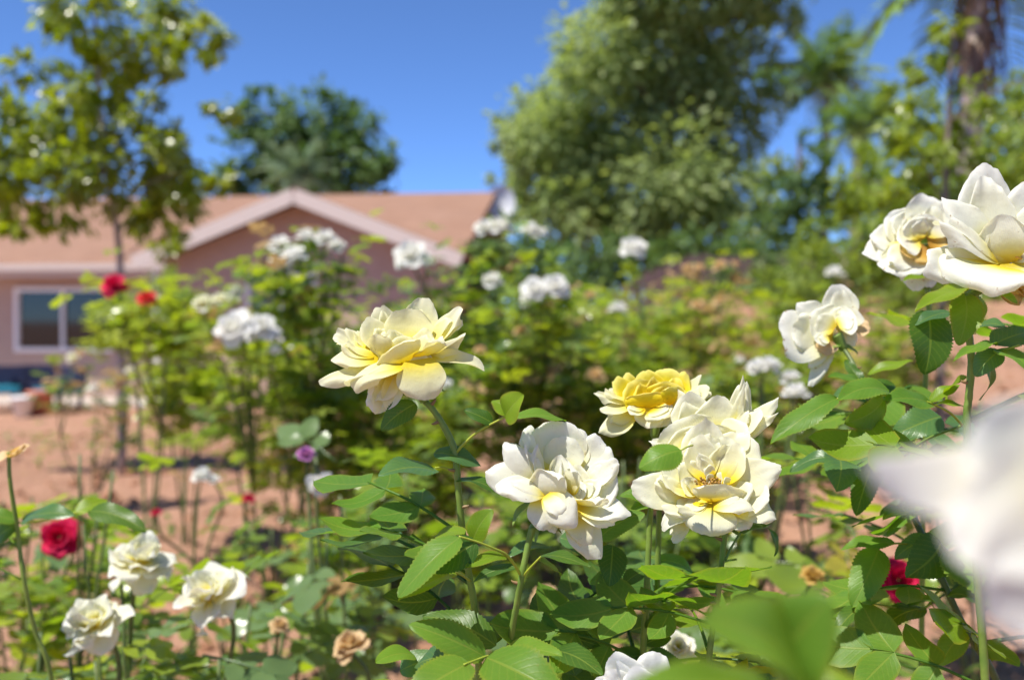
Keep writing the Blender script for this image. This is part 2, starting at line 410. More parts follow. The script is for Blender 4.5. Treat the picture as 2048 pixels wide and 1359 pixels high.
def blob(c, r, seed=0, sq=(1, 1, 1), rings=6, segs=9, bump=.12):
    rr = random.Random(seed); V, F = [], []
    for i in range(rings + 1):
        th = math.pi * i / rings
        for j in range(segs):
            a = 2 * math.pi * j / segs; q = r * (1 + bump * rr.uniform(-1, 1))
            V.append(Vector(c) + Vector((q * sq[0] * math.sin(th) * math.cos(a), q * sq[1] * math.sin(th) * math.sin(a), q * sq[2] * math.cos(th))))
    for i in range(rings):
        for j in range(segs):
            k = (j + 1) % segs; F.append((i * segs + j, (i + 1) * segs + j, (i + 1) * segs + k, i * segs + k))
    return V, F, None
def one(name, g, mat, parent=None, smooth=True):
    b = MB(); b.add(*g); return b.build(name, mat, parent, smooth)

# ------------------------------------------------------------------ ground
def axis_pts(fine0, fine1, step, far):
    a = list(np.arange(fine0, fine1 + 1e-6, step)); s = step
    lo, hi = a[0], a[-1]
    while hi < far: s *= 1.35; hi += s; a.append(hi)
    s = step
    while lo > -far: s *= 1.35; lo -= s; a.insert(0, lo)
    return a
xs = axis_pts(-5.5, 6.5, .06, 600); ys = axis_pts(1.2, 13.5, .07, 600)
V, F = [], []
for y in ys:
    for x in xs:
        z = gz(x, y)
        if -8 < x < 9 and -2 < y < 16:
            z += .035 * noise.noise((x * 1.1, y * 1.1, .3)) + .03 * noise.noise((x * 4, y * 4, 1.7)) + .022 * noise.noise((x * 11, y * 11, 4.1))
        V.append((x, y, z))
W_ = len(xs)
F = [(j * W_ + i, j * W_ + i + 1, (j + 1) * W_ + i + 1, (j + 1) * W_ + i) for j in range(len(ys) - 1) for i in range(W_ - 1)]
b = MB(); b.add(V, F); kind(b.build('ground', M['soil']), 'structure')

rc = random.Random(3)
def ground_pt(r):
    while True:
        y = 2.2 + 10 * r.random() ** 1.3; x = r.uniform(-.62, .62) * y
        return x, y, gz(x, y)
b = MB()
for i in range(2600):
    x, y, z = ground_pt(rc); r = .008 + .035 * rc.random() ** 3
    b.add(*blob((x, y, z + r * .2), r, i, (1, 1, .7), 4, 6, .3))
o = kind(b.build('soil_clods', M['clod'], None, False), 'stuff'); tag(o, 'loose clods of red brown soil strewn over the garden bed', 'soil')
b = MB()
for i in range(1700):
    x, y, z = ground_pt(rc); a = rc.uniform(0, 6.3); l = rc.uniform(.02, .05)
    d = Vector((math.cos(a), math.sin(a), rc.uniform(-.2, .3)))
    b.add(*leaf((x, y, z + .015), Vector((x, y, z + .015)) + d * l, l * .6, (rc.uniform(-.4, .4), rc.uniform(-.4, .4), 1), nu=4, nv=2, serr=0, seed=i), c=rc.random())
o = kind(b.build('fallen_leaves', M['leaf_tan']), 'stuff'); tag(o, 'dry tan leaves and petals fallen on the red soil', 'leaf litter')
b = MB()
for i in range(430):
    x, y, z = ground_pt(rc)
    if noise.noise((x * .8, y * .8, 9)) < -.12: continue
    k = rc.randint(4, 9); h = rc.uniform(.05, .22); cc = rc.random()
    for q in range(k):
        a = rc.uniform(0, 6.3); st_ = Vector((x + .04 * math.cos(a), y + .04 * math.sin(a), z + h * rc.uniform(.1, .9)))
        d = Vector((math.cos(a), math.sin(a), rc.uniform(-.1, .9))); l = rc.uniform(.03, .075)
        b.add(*leaf(st_, st_ + d.normalized() * l, l * .5, (0, 0, 1), nu=4, nv=2, serr=0, seed=i * 9 + q), c=min(1, max(0, cc + rc.uniform(-.3, .3))))
o = kind(b.build('low_weeds', M['weed']), 'stuff'); tag(o, 'low green and yellowish weeds scattered over the soil', 'weeds')

# ------------------------------------------------------------------ house
HB = thing('house', (-5, 16.8, 0), 'tan stucco house with low pinkish shingle roof and front gable', 'house')
def poly(name, pts, mat, thick, parent=HB, uv=None, nrm=None):
    """a slab: polygon pts extruded by thick along -normal"""
    pts = [Vector(p) for p in pts]; nr = (pts[1] - pts[0]).cross(pts[2] - pts[0]).normalized()
    k = len(pts); V = pts + [p - nr * thick for p in pts]
    F = [tuple(range(k)), tuple(range(2 * k - 1, k - 1, -1))] + [((i + 1) % k, i, i + k, (i + 1) % k + k) for i in range(k)]
    if uv is None:
        e1 = (pts[1] - pts[0]).normalized(); e2 = nr.cross(e1)
    else: e1, e2 = Vector(uv[0]), Vector(uv[1])
    b = MB(); b.add(V, F, [(p.dot(e1), p.dot(e2)) for p in V]); return b.build(name, mat, parent, False)
EZ, PIT = 2.34, .39
def rz(t): return EZ + PIT * t
def bx(name, x0, x1, y0, y1, z0, z1, mat, parent=HB):
    return one(name, box(((x0 + x1) / 2, (y0 + y1) / 2, (z0 + z1) / 2), x1 - x0, y1 - y0, z1 - z0), mat, parent, False)
bx('wall', -15, -1.3, 16.8, 24.2, -.1, 2.42, M['stucco'])
GX = -3.25
gw = one('gable_wall', ([Vector(p) for p in [(GX - 2.3, 15.5, -.1), (GX + 2.3, 15.5, -.1), (GX + 2.3, 15.5, 2.36), (GX, 15.5, 3.24), (GX - 2.3, 15.5, 2.36),
     (GX - 2.3, 16.79, -.1), (GX + 2.3, 16.79, -.1), (GX + 2.3, 16.79, 2.36), (GX, 16.79, 3.24), (GX - 2.3, 16.79, 2.36)]],
     [(0, 1, 2, 3, 4), (9, 8, 7, 6, 5), (1, 0, 5, 6), (2, 1, 6, 7), (3, 2, 7, 8), (4, 3, 8, 9), (0, 4, 9, 5)], None), M['stucco'], HB, False)
up = Vector((0, 1, PIT)).normalized()
roof = poly('roof', [(-15.5, 16.3, rz(0)), (-.95, 16.3, rz(0)), (-.95, 20.56, rz(4.26)), (-15.5, 20.56, rz(4.26))], M['shingle'], .10, HB, ((1, 0, 0), up))
poly('roof_back', [(-.95, 24.8, rz(0)), (-15.5, 24.8, rz(0)), (-15.5, 20.565, rz(4.255)), (-.95, 20.565, rz(4.255))], M['shingle'], .10, HB, ((1, 0, 0), up))
HW, PZ = 2.56, 3.40
for sx in (-1, 1):
    a = Vector((GX + sx * HW, 15.0, PZ - HW * PIT)); p = Vector((GX, 15.0, PZ)); yb = 19.0
    q = [a, Vector((a.x, 16.6, a.z)), Vector((GX, yb, PZ)), p]
    if sx < 0: q = q[::-1]
    poly('gable_roof', q, M['shingle'], .09, HB, ((0, 1, 0), (sx, 0, -PIT)))
    d = (p - a); ln = d.length; c_ = (a + p) / 2 + Vector((0, -.025, -.13))
    rot = Matrix.Rotation(-math.atan2(d.z, d.x), 3, 'Y')
    one('fascia', box(c_, ln, .04, .22, rot), M['trim'], HB, False)
bx('fascia', -15.5, GX - HW + .1, 16.24, 16.285, 2.13, 2.33, M['trim'])
bx('gutter', -15.5, GX - HW + .05, 16.12, 16.235, 2.24, 2.34, M['trim'])
bx('soffit', -15.5, GX - HW + .1, 16.30, 16.795, 2.15, 2.18, M['trim'])
bx('downpipe', -5.68, -5.60, 15.35, 15.43, .02, 2.2, M['vinyl'])
bx('fascia', -.99, -.935, 16.3, 20.5, 2.0, 2.1, M['trim'])
def window(x0, x1, z0, z1, y, npan=2):
    w = MB(); t = .07
    w.add(*box(((x0 + x1) / 2, y - .02, z1 - t / 2), x1 - x0, .09, t)); w.add(*box(((x0 + x1) / 2, y - .02, z0 + t / 2), x1 - x0, .09, t))
    w.add(*box((x0 + t / 2, y - .02, (z0 + z1) / 2), t, .085, z1 - z0 - 2 * t)); w.add(*box((x1 - t / 2, y - .02, (z0 + z1) / 2), t, .085, z1 - z0 - 2 * t))
    wo = w.build('window', M['vinyl'], HB, False)
    iw = (x1 - x0 - 2 * t) / npan
    for i in range(npan):
        a = x0 + t + i * iw
        one('pane', box((a + iw / 2, y - .006, (z0 + z1) / 2), iw - .05, .008, z1 - z0 - 2 * t), M['glass'], wo, False)
        if i: one('mullion', box((a, y - .03, (z0 + z1) / 2), .055, .06, z1 - z0 - 2 * t), M['vinyl'], wo, False)
window(-8.95, -7.15, .85, 1.97, 16.8)
window(-4.20, -3.05, .95, 2.15, 15.5)
bx('plinth', -15, -5.4, 15.6, 16.79, -.1, .06, M['concrete'])
HB.rotation_euler.z = math.radians(-7); HB.location += Vector((.2, .23, 0))
# dish on the roof
dp = P(1002, 405, 20.2)
DS = thing('satellite_dish', (dp.x, dp.y, rz(3.7)), 'round pale grey satellite dish at the right end of the roof ridge', 'satellite dish')
V, F = [], []
for i in range(7):
    for j in range(18):
        r = .30 * i / 6; a = 2 * math.pi * j / 18
        V.append(dp + Vector((r * math.cos(a) * .95, -.12 + r * r * -.9 + .1, r * 1.15 * math.sin(a))))
F = [(i * 18 + j, i * 18 + (j + 1) % 18, (i + 1) * 18 + (j + 1) % 18, (i + 1) * 18 + j) for i in range(6) for j in range(18)]
one('reflector', (V, F, None), M['dish'], DS)
one('mast', tube([(dp.x - .15, dp.y + .2, rz(3.6)), dp + Vector((-.05, .15, -.1)), dp + Vector((0, .02, 0))], .025, .025), M['dish'], DS)
one('feed_arm', tube([dp + Vector((0, -.02, -.3)), dp + Vector((0, -.4, -.1))], .012, .012), M['dish'], DS)

# things on the patio under the left window
def chair(px, d, mat, label, rz_):
    p = P(px, 790, d); p.z = .0
    t = thing('garden_chair', p, label, 'chair'); rot = Matrix.Rotation(rz_, 3, 'Z')
    def bb(name, c, *s): one(name, ([p + rot @ q for q in box(c, *s)[0]], box(c, *s)[1], None), mat, t, False)
    bb('seat', (0, 0, .34), .50, .50, .10); mat = M['navy']; bb('backrest', (0, .27, .52), .50, .05, .34)
    for a in (-1, 1):
        for c in (-1, 1): bb('leg', (a * .21, c * .21, .145), .045, .045, .28)
        bb('armrest', (a * .27, 0, .48), .05, .50, .035)
chair(8, 15.3, M['teal'], 'low dark garden chair with teal seat at the left picture edge', .3)
chair(118, 15.1, M['teal'], 'low dark garden chair with teal seat below the window panes', -.4)
chair(65, 15.6, M['navy'], 'all navy low garden chair between the two with teal seats', .1)
def pot(px, d, h, mat, label, name='flower_pot'):
    p = P(px, 800, d); p.z = .06 if d > 15.6 else 0.0
    t = thing(name, p, label, 'pot'); V, F = [], []
    prof = [(.0, 0), (.7, 0), (1, .85), (1.08, .86), (1.08, 1.0), (.95, 1.0), (.92, .88), (0, .86)]
    for r, z in prof:
        for j in range(14): a = 2 * math.pi * j / 14; V.append(p + Vector((r * h * .5 * math.cos(a), r * h * .5 * math.sin(a), z * h)))
    F = [(i * 14 + j, i * 14 + (j + 1) % 14, (i + 1) * 14 + (j + 1) % 14, (i + 1) * 14 + j) for i in range(7) for j in range(14)]
    one('body', (V, F, None), mat, t)
    return p + Vector((0, 0, h))
pt = pot(80, 14.7, .36, M['terracotta'], 'terracotta flower pot among the garden chairs')
pot(45, 14.4, .3, M['vinyl'], 'white flower pot left of the terracotta pot')
pot(292, 14.2, .22, M['vinyl'], 'small white pot on the ground at the gable corner')

# ------------------------------------------------------------------ dark fence on the bank
FE = thing('board_fence', (2.8, 14, gz(2.8, 14)), 'dark stained board fence in shade behind the rose bank', 'fence')
nb = 34; x0, x1 = .9, 6.2
for i in range(nb):
    xa = x0 + (x1 - x0) * i / nb; wd = (x1 - x0) / nb
    z = gz(xa, 14); hh = .66 + .02 * R.uniform(-1, 1)
    one('board', box((xa + wd / 2, 14 + R.uniform(-.008, .008), z + hh / 2 - .05), wd - .012, .022, hh + .1), M['fence'], FE, False)
for z in (.15, .48):
    one('rail', tube([(x0, 14.05, gz(x0, 14) + z), ((x0 + x1) / 2, 14.05, gz(3, 14) + z), (x1, 14.05, gz(x1, 14) + z)], .04, .04, 4), M['fence'], FE, False)

# ------------------------------------------------------------------ trees
def lobes_crown(lobes, d, depth, size, dens, seed, aspect=.5, droop=.2, shell=.55):
    r = random.Random(seed); b = MB(); tips = []
    for (px, py, pr) in lobes:
        c = P(px, py, d) + Vector((0, r.uniform(-1, 1) * depth, 0)); rad = pr / FPX * d
        tips.append((c, rad))
        k = int(5.5 * dens * (rad / size) ** 2)
        # sub-clumps give light and dark bunches with gaps
        subs = []
        for q in range(max(3, int(k / 26))):
            v = Vector((r.gauss(0, 1), r.gauss(0, 1), r.gauss(0, 1))).normalized() * rad * r.uniform(shell, 1.0)
            subs.append((c + v, rad * r.uniform(.26, .5), r.random()))
        for q in range(k):
            sc_, sr, cc = subs[q % len(subs)]
            p = sc_ + Vector((r.gauss(0, .55), r.gauss(0, .55), r.gauss(0, .5))) * sr
            dv = (p - c).normalized() + Vector((r.uniform(-.8, .8), r.uniform(-.8, .8), r.uniform(-.8, .4) - droop))
            l = size * r.uniform(.7, 1.3)
            nn = (p - c).normalized() * .9 + Vector((r.uniform(-.7, .7), r.uniform(-.9, .5), r.uniform(.3, 1.2)))
            b.add(*leaf(p, p + dv.normalized() * l, l * aspect, nn, nu=3, nv=2, serr=0, seed=q, wave=0), c=min(1, max(0, cc * .6 + r.random() * .5)))
    return b, tips
def tree(name, label, d, depth, lobes, size, dens, mat, trunk, tr, seed, bark='bark', aspect=.5, droop=.2, limbs=True, group=None, cat='tree'):
    b, tips = lobes_crown(lobes, d, depth, size, dens, seed, aspect, droop)
    pts = [P(x, y, d) for x, y in trunk]
    root = Vector((pts[0].x, pts[0].y, gz(pts[0].x, pts[0].y) - .05)); pts = [root] + pts[0 if pts[0].z > root.z + .3 else 1:]
    t = thing(name, root + Vector((0, 0, .05)), label, cat, group)
    one('trunk', tube(pts, tr, tr * .35, 9, 5, .06, seed), M[bark], t)
    if limbs:
        for i, (c, rad) in enumerate(tips):
            if i % 3: continue
            q = min(pts[1:], key=lambda p: (p - c).length + (2 * max(0, p.z - c.z)))
            if (q - c).length < .05: continue
            md = q.lerp(c, .55) + Vector((0, 0, .12 * (q - c).length))
            one('limb', tube([q, md, c + Vector((0, 0, rad * .4))], tr * .25, tr * .05, 5, 4), M[bark], t)
    kind(b.build('crown', M[mat], t), 'stuff')
    return t
tree('leafy_tree', 'young glossy leaved tree in front of the house at left', 6.6, .45,
     [(150, 20, 60), (230, 40, 70), (320, 20, 60), (390, 60, 45), (415, 85, 35), (230, 110, 55), (345, 110, 45), (180, 90, 50), (90, 150, 38), (70, 165, 30), (170, 160, 48),
      (265, 140, 38), (365, 120, 35), (430, 205, 26), (415, 195, 20), (110, 215, 45), (200, 210, 40), (20, 225, 45), (-40, 180, 60), (50, 290, 75), (150, 270, 55), (245, 270, 70), (330, 250, 40),
      (120, 330, 60), (210, 340, 70), (300, 320, 60), (355, 300, 40), (60, 360, 50), (150, 400, 60), (240, 400, 55), (310, 390, 50), (375, 370, 45), (420, 395, 30), (455, 370, 24),
      (110, 465, 32), (90, 430, 35), (-50, 320, 90), (-80, 420, 60), (360, 500, 26), (350, 470, 20), (300, 440, 30)],
     .080, 10, 'crown_left', [(245, 1000), (242, 700), (240, 520), (225, 400), (205, 270), (195, 130), (190, 20)], .030, 11, 'bark_pale')
tree('dense_tree', 'dark dense round tree rising behind the house ridge', 30, 1.2,
     [(525, 235, 45), (560, 260, 60), (640, 235, 50), (620, 290, 75), (690, 240, 45), (735, 265, 48), (755, 320, 45), (700, 330, 65), (565, 330, 65), (500, 310, 50), (480, 360, 40), (770, 360, 32), (650, 360, 60), (540, 390, 50), (730, 390, 50), (430, 350, 40)],
     .30, 9.0, 'crown_dark', [(640, 600), (640, 480), (630, 380), (625, 290)], .25, 12)
tree('spreading_tree', 'broad olive green tree filling the centre right behind the fence', 24, 1.8,
     [(1330, -30, 130), (1230, 60, 85), (1155, 95, 45), (1190, 150, 80), (1330, 110, 120), (1440, 60, 100), (1480, 160, 85), (1060, 220, 60), (1020, 245, 38), (1110, 260, 75), (1130, 180, 60), (1080, 290, 70), (1150, 300, 90), (1225, 250, 110), (1350, 250, 120), (1455, 270, 80),
      (1100, 350, 80), (1200, 370, 110), (1320, 380, 120), (1430, 380, 90), (1130, 450, 75), (1240, 480, 95), (1360, 490, 100), (1450, 480, 80), (1515, 400, 50), (1050, 330, 38), (1000, 350, 24), (1540, 50, 45), (1500, 0, 60), (1075, 400, 45), (1420, -60, 120), (1250, -40, 80)],
     .23, 11, 'crown_olive', [(1320, 700), (1325, 560), (1335, 420), (1340, 260), (1345, 120)], .28, 13)
tree('dark_tree', 'dark green tree in the gap right of the broad olive tree', 19, .8,
     [(1700, 470, 60), (1650, 330, 30), (1760, 430, 50), (1720, 540, 60), (1500, 540, 60), (1620, 540, 60), (1590, 340, 50), (1560, 400, 50), (1640, 380, 50), (1600, 440, 70), (1540, 470, 60), (1690, 400, 45), (1620, 265, 26), (1560, 200, 22), (1650, 470, 60), (1560, 530, 60), (1530, 130, 22)],
     .20, 4.5, 'crown_dark', [(1610, 720), (1605, 560), (1598, 400), (1600, 270)], .10, 14)
tree('soft_shrub', 'pale green feathery shrub at the foot of the palms', 11, .6,
     [(1560, 590, 50), (1620, 540, 55), (1690, 570, 65), (1770, 610, 55), (1600, 640, 50), (1690, 640, 50), (1660, 470, 45), (1760, 500, 55), (1830, 560, 55), (1740, 440, 35), (1640, 600, 55), (1820, 640, 40)],
     .10, 9, 'crown_soft', [(1690, 760), (1690, 640), (1690, 520)], .05, 15, aspect=.35, cat='shrub')
tree('slender_tree', 'tall bright leaved young tree at the right edge behind white roses', 5.2, .4,
     [(1900, 60, 30), (1885, 120, 36), (1862, 190, 42), (1930, 190, 30), (1840, 250, 40), (1895, 280, 50), (1950, 260, 40), (1860, 330, 55), (1975, 330, 60), (1800, 310, 30), (1925, 390, 65), (2030, 400, 65), (1755, 390, 35), (1825, 420, 50), (2040, 260, 40), (2050, 190, 30),
      (1890, 490, 70), (2000, 500, 70), (1790, 500, 50), (1725, 440, 36), (2090, 330, 80), (1690, 370, 24), (1745, 540, 36), (1860, 570, 50), (2070, 480, 80)],
     .078, 10, 'crown_fresh', [(1880, 780), (1885, 600), (1890, 420), (1897, 240), (1905, 60)], .03, 16, aspect=.36, droop=.5)
tree('backdrop_tree', 'leafy green tree behind the palms at the right edge', 17, 1.0,
     [(1780, 330, 50), (1830, 260, 55), (1900, 330, 70), (1990, 300, 70), (2060, 260, 80), (1770, 420, 60), (1860, 420, 80), (1960, 420, 90), (2060, 400, 90), (1720, 350, 30), (1840, 180, 40), (1880, 100, 40), (2040, 180, 50), (1700, 450, 50), (1810, 130, 24), (1990, 230, 40)],
     .18, 8, 'crown_soft', [(1900, 720), (1905, 560), (1900, 400), (1890, 250)], .12, 20)
tree('corner_shrub', 'yellowish green shrub growing at the gable corner of the house', 13.6, .3,
     [(350, 600, 34), (335, 560, 26), (370, 660, 38), (345, 710, 38), (385, 740, 40), (400, 690, 32), (360, 775, 40), (430, 770, 36)],
     .10, 9, 'crown_soft', [(370, 800), (365, 720), (355, 620)], .04, 17, aspect=.3, cat='shrub')

tree('hedge_shrub', 'dark green hedge shrub between the house end and the fence', 17, .6,
     [(960, 560, 50), (1010, 540, 50), (1070, 530, 60), (1130, 540, 60), (985, 620, 60), (1060, 610, 65), (1130, 610, 65), (940, 640, 50), (1000, 690, 60), (1080, 690, 60), (1000, 480, 35), (1180, 540, 60), (1250, 530, 60), (1330, 530, 60), (1400, 530, 60), (1470, 530, 60)],
     .18, 7, 'crown_dark', [(1070, 720), (1070, 640), (1070, 560)], .08, 18, cat='shrub')
tree('fence_shrub', 'dark leafy shrub in front of the fence, below the broad olive tree', 12.6, .5,
     [(1430, 560, 50), (1500, 550, 55), (1560, 560, 55), (1440, 620, 50), (1520, 620, 55), (1590, 620, 50), (1100, 580, 45), (1150, 600, 40), (1060, 600, 45), (1110, 640, 45)],
     .12, 7, 'crown_dark', [(1500, 740), (1500, 640), (1500, 570)], .05, 23, cat='shrub', limbs=False)
tree('bank_shrub', 'tall mixed green shrub along the right edge behind the young tree', 12.5, .7,
     [(1880, 440, 70), (1960, 420, 80), (2050, 400, 90), (1900, 540, 80), (1990, 530, 90), (2080, 520, 90), (1850, 620, 60), (1930, 630, 70), (2020, 630, 80), (2100, 630, 80), (1800, 570, 60), (2050, 300, 60), (2100, 230, 60), (1750, 520, 50), (2000, 340, 40)],
     .14, 7, 'crown_soft', [(1960, 760), (1965, 600), (1970, 430)], .07, 19, cat='shrub')
def frond_mesh(mat, seed, L=1.0, n=26, wl=.30, droop=.5):
    r = random.Random(seed); b = MB()
    pts = [Vector((L * t, 0, .35 * L * t - droop * L * t * t)) for t in (0, .25, .5, .75, 1)]
    b.add(*tube(pts, .014 * L, .004 * L, 4, 5))
    c = catmull(pts, 8)
    for i in range(n):
        t = .12 + .86 * i / (n - 1); p = c[min(len(c) - 1, int(t * (len(c) - 1)))]
        w = wl * L * math.sin(math.pi * min(1, t * .85 + .12)) ** .6
        for s in (-1, 1):
            q = p + Vector((.35 * w, s * w * .75, -.45 * w * r.uniform(.6, 1.3)))
            b.add(*leaf(p, q, w * .16, (0, 0, 1), nu=3, nv=2, serr=0, wave=0, seed=i), c=r.random())
    return b.mesh('frond', M[mat])
def palm(label, px, py, d, trunk_px, tr, L, n, mat, seed, bark='bark_pale', skirt=False, wl=.3):
    top = P(px, py, d); r = random.Random(seed)
    pts = [P(x, y, d) for x, y in trunk_px] + [top]
    root = Vector((pts[0].x, pts[0].y, gz(pts[0].x, pts[0].y)))
    t = thing('palm_tree', root, label, 'palm tree', 'palm trees beyond the garden')
    one('trunk', tube([root - Vector((0, 0, .05))] + pts[1:], tr * 1.15, tr, 10, 8, .07, seed), M[bark], t)
    me = [frond_mesh(mat, seed + k, 1.0, 24, wl, dr) for k, dr in enumerate((.35, .6, .9))]
    for i in range(n):
        a = 2.4 * i + r.uniform(-.3, .3); el = 1.1 - 1.5 * i / n + r.uniform(-.1, .1)
        rot = Matrix.Rotation(a, 3, 'Z') @ Matrix.Rotation(-el, 3, 'Y')
        link('frond', me[min(2, int(3 * i / n))], t, top, rot.to_quaternion(), L * r.uniform(.85, 1.1))
    if skirt:
        b = MB()
        for i in range(90):
            a = r.uniform(0, 6.3); z = r.uniform(-1.3, .1); q = top + Vector((tr * math.cos(a), tr * math.sin(a), z))
            b.add(*leaf(q, q + Vector((tr * 1.1 * math.cos(a), tr * 1.1 * math.sin(a), -r.uniform(.4, .8))), .07, (math.cos(a), math.sin(a), .2), nu=3, nv=2, serr=0, seed=i), c=r.random())
        kind(b.build('dead_skirt', M['bark_skirt'], t), 'stuff')
palm('feathery palm with fine arching fronds against the sky right of centre', 1655, 165, 25, [(1640, 640), (1648, 400)], .10, 1.75, 26, 'frond', 41)
palm('short palm with drooping fronds and pinkish trunk', 1722, 255, 22, [(1708, 640), (1712, 420)], .12, 1.25, 26, 'frond', 42)
palm('thick trunked palm with brown skirt at the top right corner', 1962, -75, 13, [(1935, 640), (1940, 300)], .14, 1.8, 20, 'frond', 43, 'bark_pale', True)
palm('grey green palm in front of the dark tree behind the roof', 598, 352, 27, [(598, 640), (598, 480)], .16, 1.25, 24, 'frond_grey', 44)

# ------------------------------------------------------------------ procedural roses for the bushes
def rose_petals(N_, seed, open_=1.0, ruf=.06, nu=6, nv=6, wild=0):
    """petals of a rose of unit diameter, axis +Z"""
    r = random.Random(seed); out = []
    for i in range(N_):
        f = i / (N_ - 1); az = i * 2.39996 + r.uniform(-.25, .25)
        op = math.radians(8 + (100 * open_) * f ** 1.15 + r.uniform(-9, 9) * (1 + 2.2 * wild))
        Lg = (.27 + .25 * f) * r.uniform(.9 - .22 * wild, 1.1 + .16 * wild)
        rad = Vector((math.cos(az), math.sin(az), 0)); z = Vector((0, 0, 1))
        base = rad * .03 + z * (.03 - .05 * f)
        tip = base + (rad * math.sin(op) + z * math.cos(op)) * Lg
        n = -rad * math.cos(op) + z * math.sin(op)
        out.append(petal(base, tip, Lg * r.uniform(.85, 1.15), n, .16 * (1 - f * .5), .28, .45 + .7 * f * r.random(), .5, ruf, seed * 50 + i, nu, nv))
    return out
def hip_geo(scale=1.0):
    V, F, _ = blob((0, 0, -.06 * scale), .055 * scale, 3, (1, 1, 1.3), 6, 8, .03); return V, F, None
_rc = {}
def rose_meshes(mat, N_, seed, open_=1.0, ruf=.06, wild=0):
    key = (mat, N_, seed, open_, wild)
    if key not in _rc:
        ps = rose_petals(N_, seed, open_, ruf + .10 * wild, 6 if not wild else 12, 6 if not wild else 12, wild)
        ms = []
        for g in ps: b = MB(); b.add(*g); ms.append(b.mesh('petal', M[mat]))
        b = MB(); [b.add(*g) for g in ps]; whole = b.mesh('flower', M[mat])
        h = MB(); h.add(*hip_geo())
        for k in range(5):
            a = k * 1.257; dv = Vector((math.cos(a), math.sin(a), 0))
            h.add(*leaf(Vector((0, 0, -.03)) + dv * .03, dv * .22 + Vector((0, 0, -.14)), .06, (0, 0, 1), nu=4, nv=2, serr=0, seed=k))
        _rc[key] = (ms, whole, h.mesh('flower', M['stem']))
    return _rc[key]
def put_rose(parent, p, diam, mat, axis, seed, N_=20, open_=1.0, split=False, label=None, wild=0):
    ms, whole, hip = rose_meshes(mat, N_, seed % 3 if not wild else seed, open_, .06, wild)
    q = Vector(axis).normalized().to_track_quat('Z', 'Y') @ Matrix.Rotation(seed * 1.7, 3, 'Z').to_quaternion()
    if split:
        o = link('flower', hip, parent, p, q, diam)
        for me in ms:
            c = bpy.data.objects.new('petal', me); sc.collection.objects.link(c); c.parent = o
    else:
        o = link('flower', whole, parent, p, q, diam)
        c = bpy.data.objects.new('calyx', hip); sc.collection.objects.link(c); c.parent = o
    if label: o['label'] = label
    return o
# compound leaves (five leaflets on a stalk), shared by all bushes
def compound(mat, seed, hero=False):
    r = random.Random(seed); b = MB()
    dr = r.uniform(.05, .22)
    rp = lambda t: Vector((t, 0, .12 * math.sin(t * 2.2) - dr * t * t))
    b.add(*tube([rp(0), rp(.35), rp(.68)], .012, .008, 4, 3))
    for t, s, l in ((.30, 1, .30), (.30, -1, .30), (.55, 1, .36), (.55, -1, .36), (.66, 0, .42)):
        l *= r.uniform(.85, 1.12); base = rp(t)
        d = Vector((.55, s * .9, r.uniform(-.25, .1))) if s else Vector((1, 0, r.uniform(-.4, 0)))
        b.add(*leaf(base, base + d.normalized() * l, l * r.uniform(.56, .7), (r.uniform(-.25, .25), r.uniform(-.3, .3), 1), -r.uniform(-.02, .12), r.uniform(.05, .3), nu=7, nv=4, serr=0, seed=seed * 7 + int(t * 100) + s))
    return b.mesh('leaf', M[mat])
def light_compound(r, p, rot, sz):
    out = []
    for t, s, l in ((.30, 1, .32), (.30, -1, .32), (.55, 1, .38), (.55, -1, .38), (.66, 0, .44)):
        d = Vector((.55, s * .9, r.uniform(-.3, .1))) if s else Vector((1, 0, r.uniform(-.4, 0)))
        b0 = Vector((t, 0, -.1 * t)); q = b0 + d.normalized() * l
        out.append(leaf(p + rot @ (b0 * sz), p + rot @ (q * sz), l * .62 * sz, rot @ Vector((r.uniform(-.3, .3), r.uniform(-.3, .3), 1)), .04, .2, 4, 2, 0, r.randint(0, 99), 0))
    return out
CL = {k: [compound(k, s) for s in range(4)] for k in ('leaf_fresh', 'leaf_mid', 'leaf_cool', 'leaf_yellow', 'leaf_tan')}

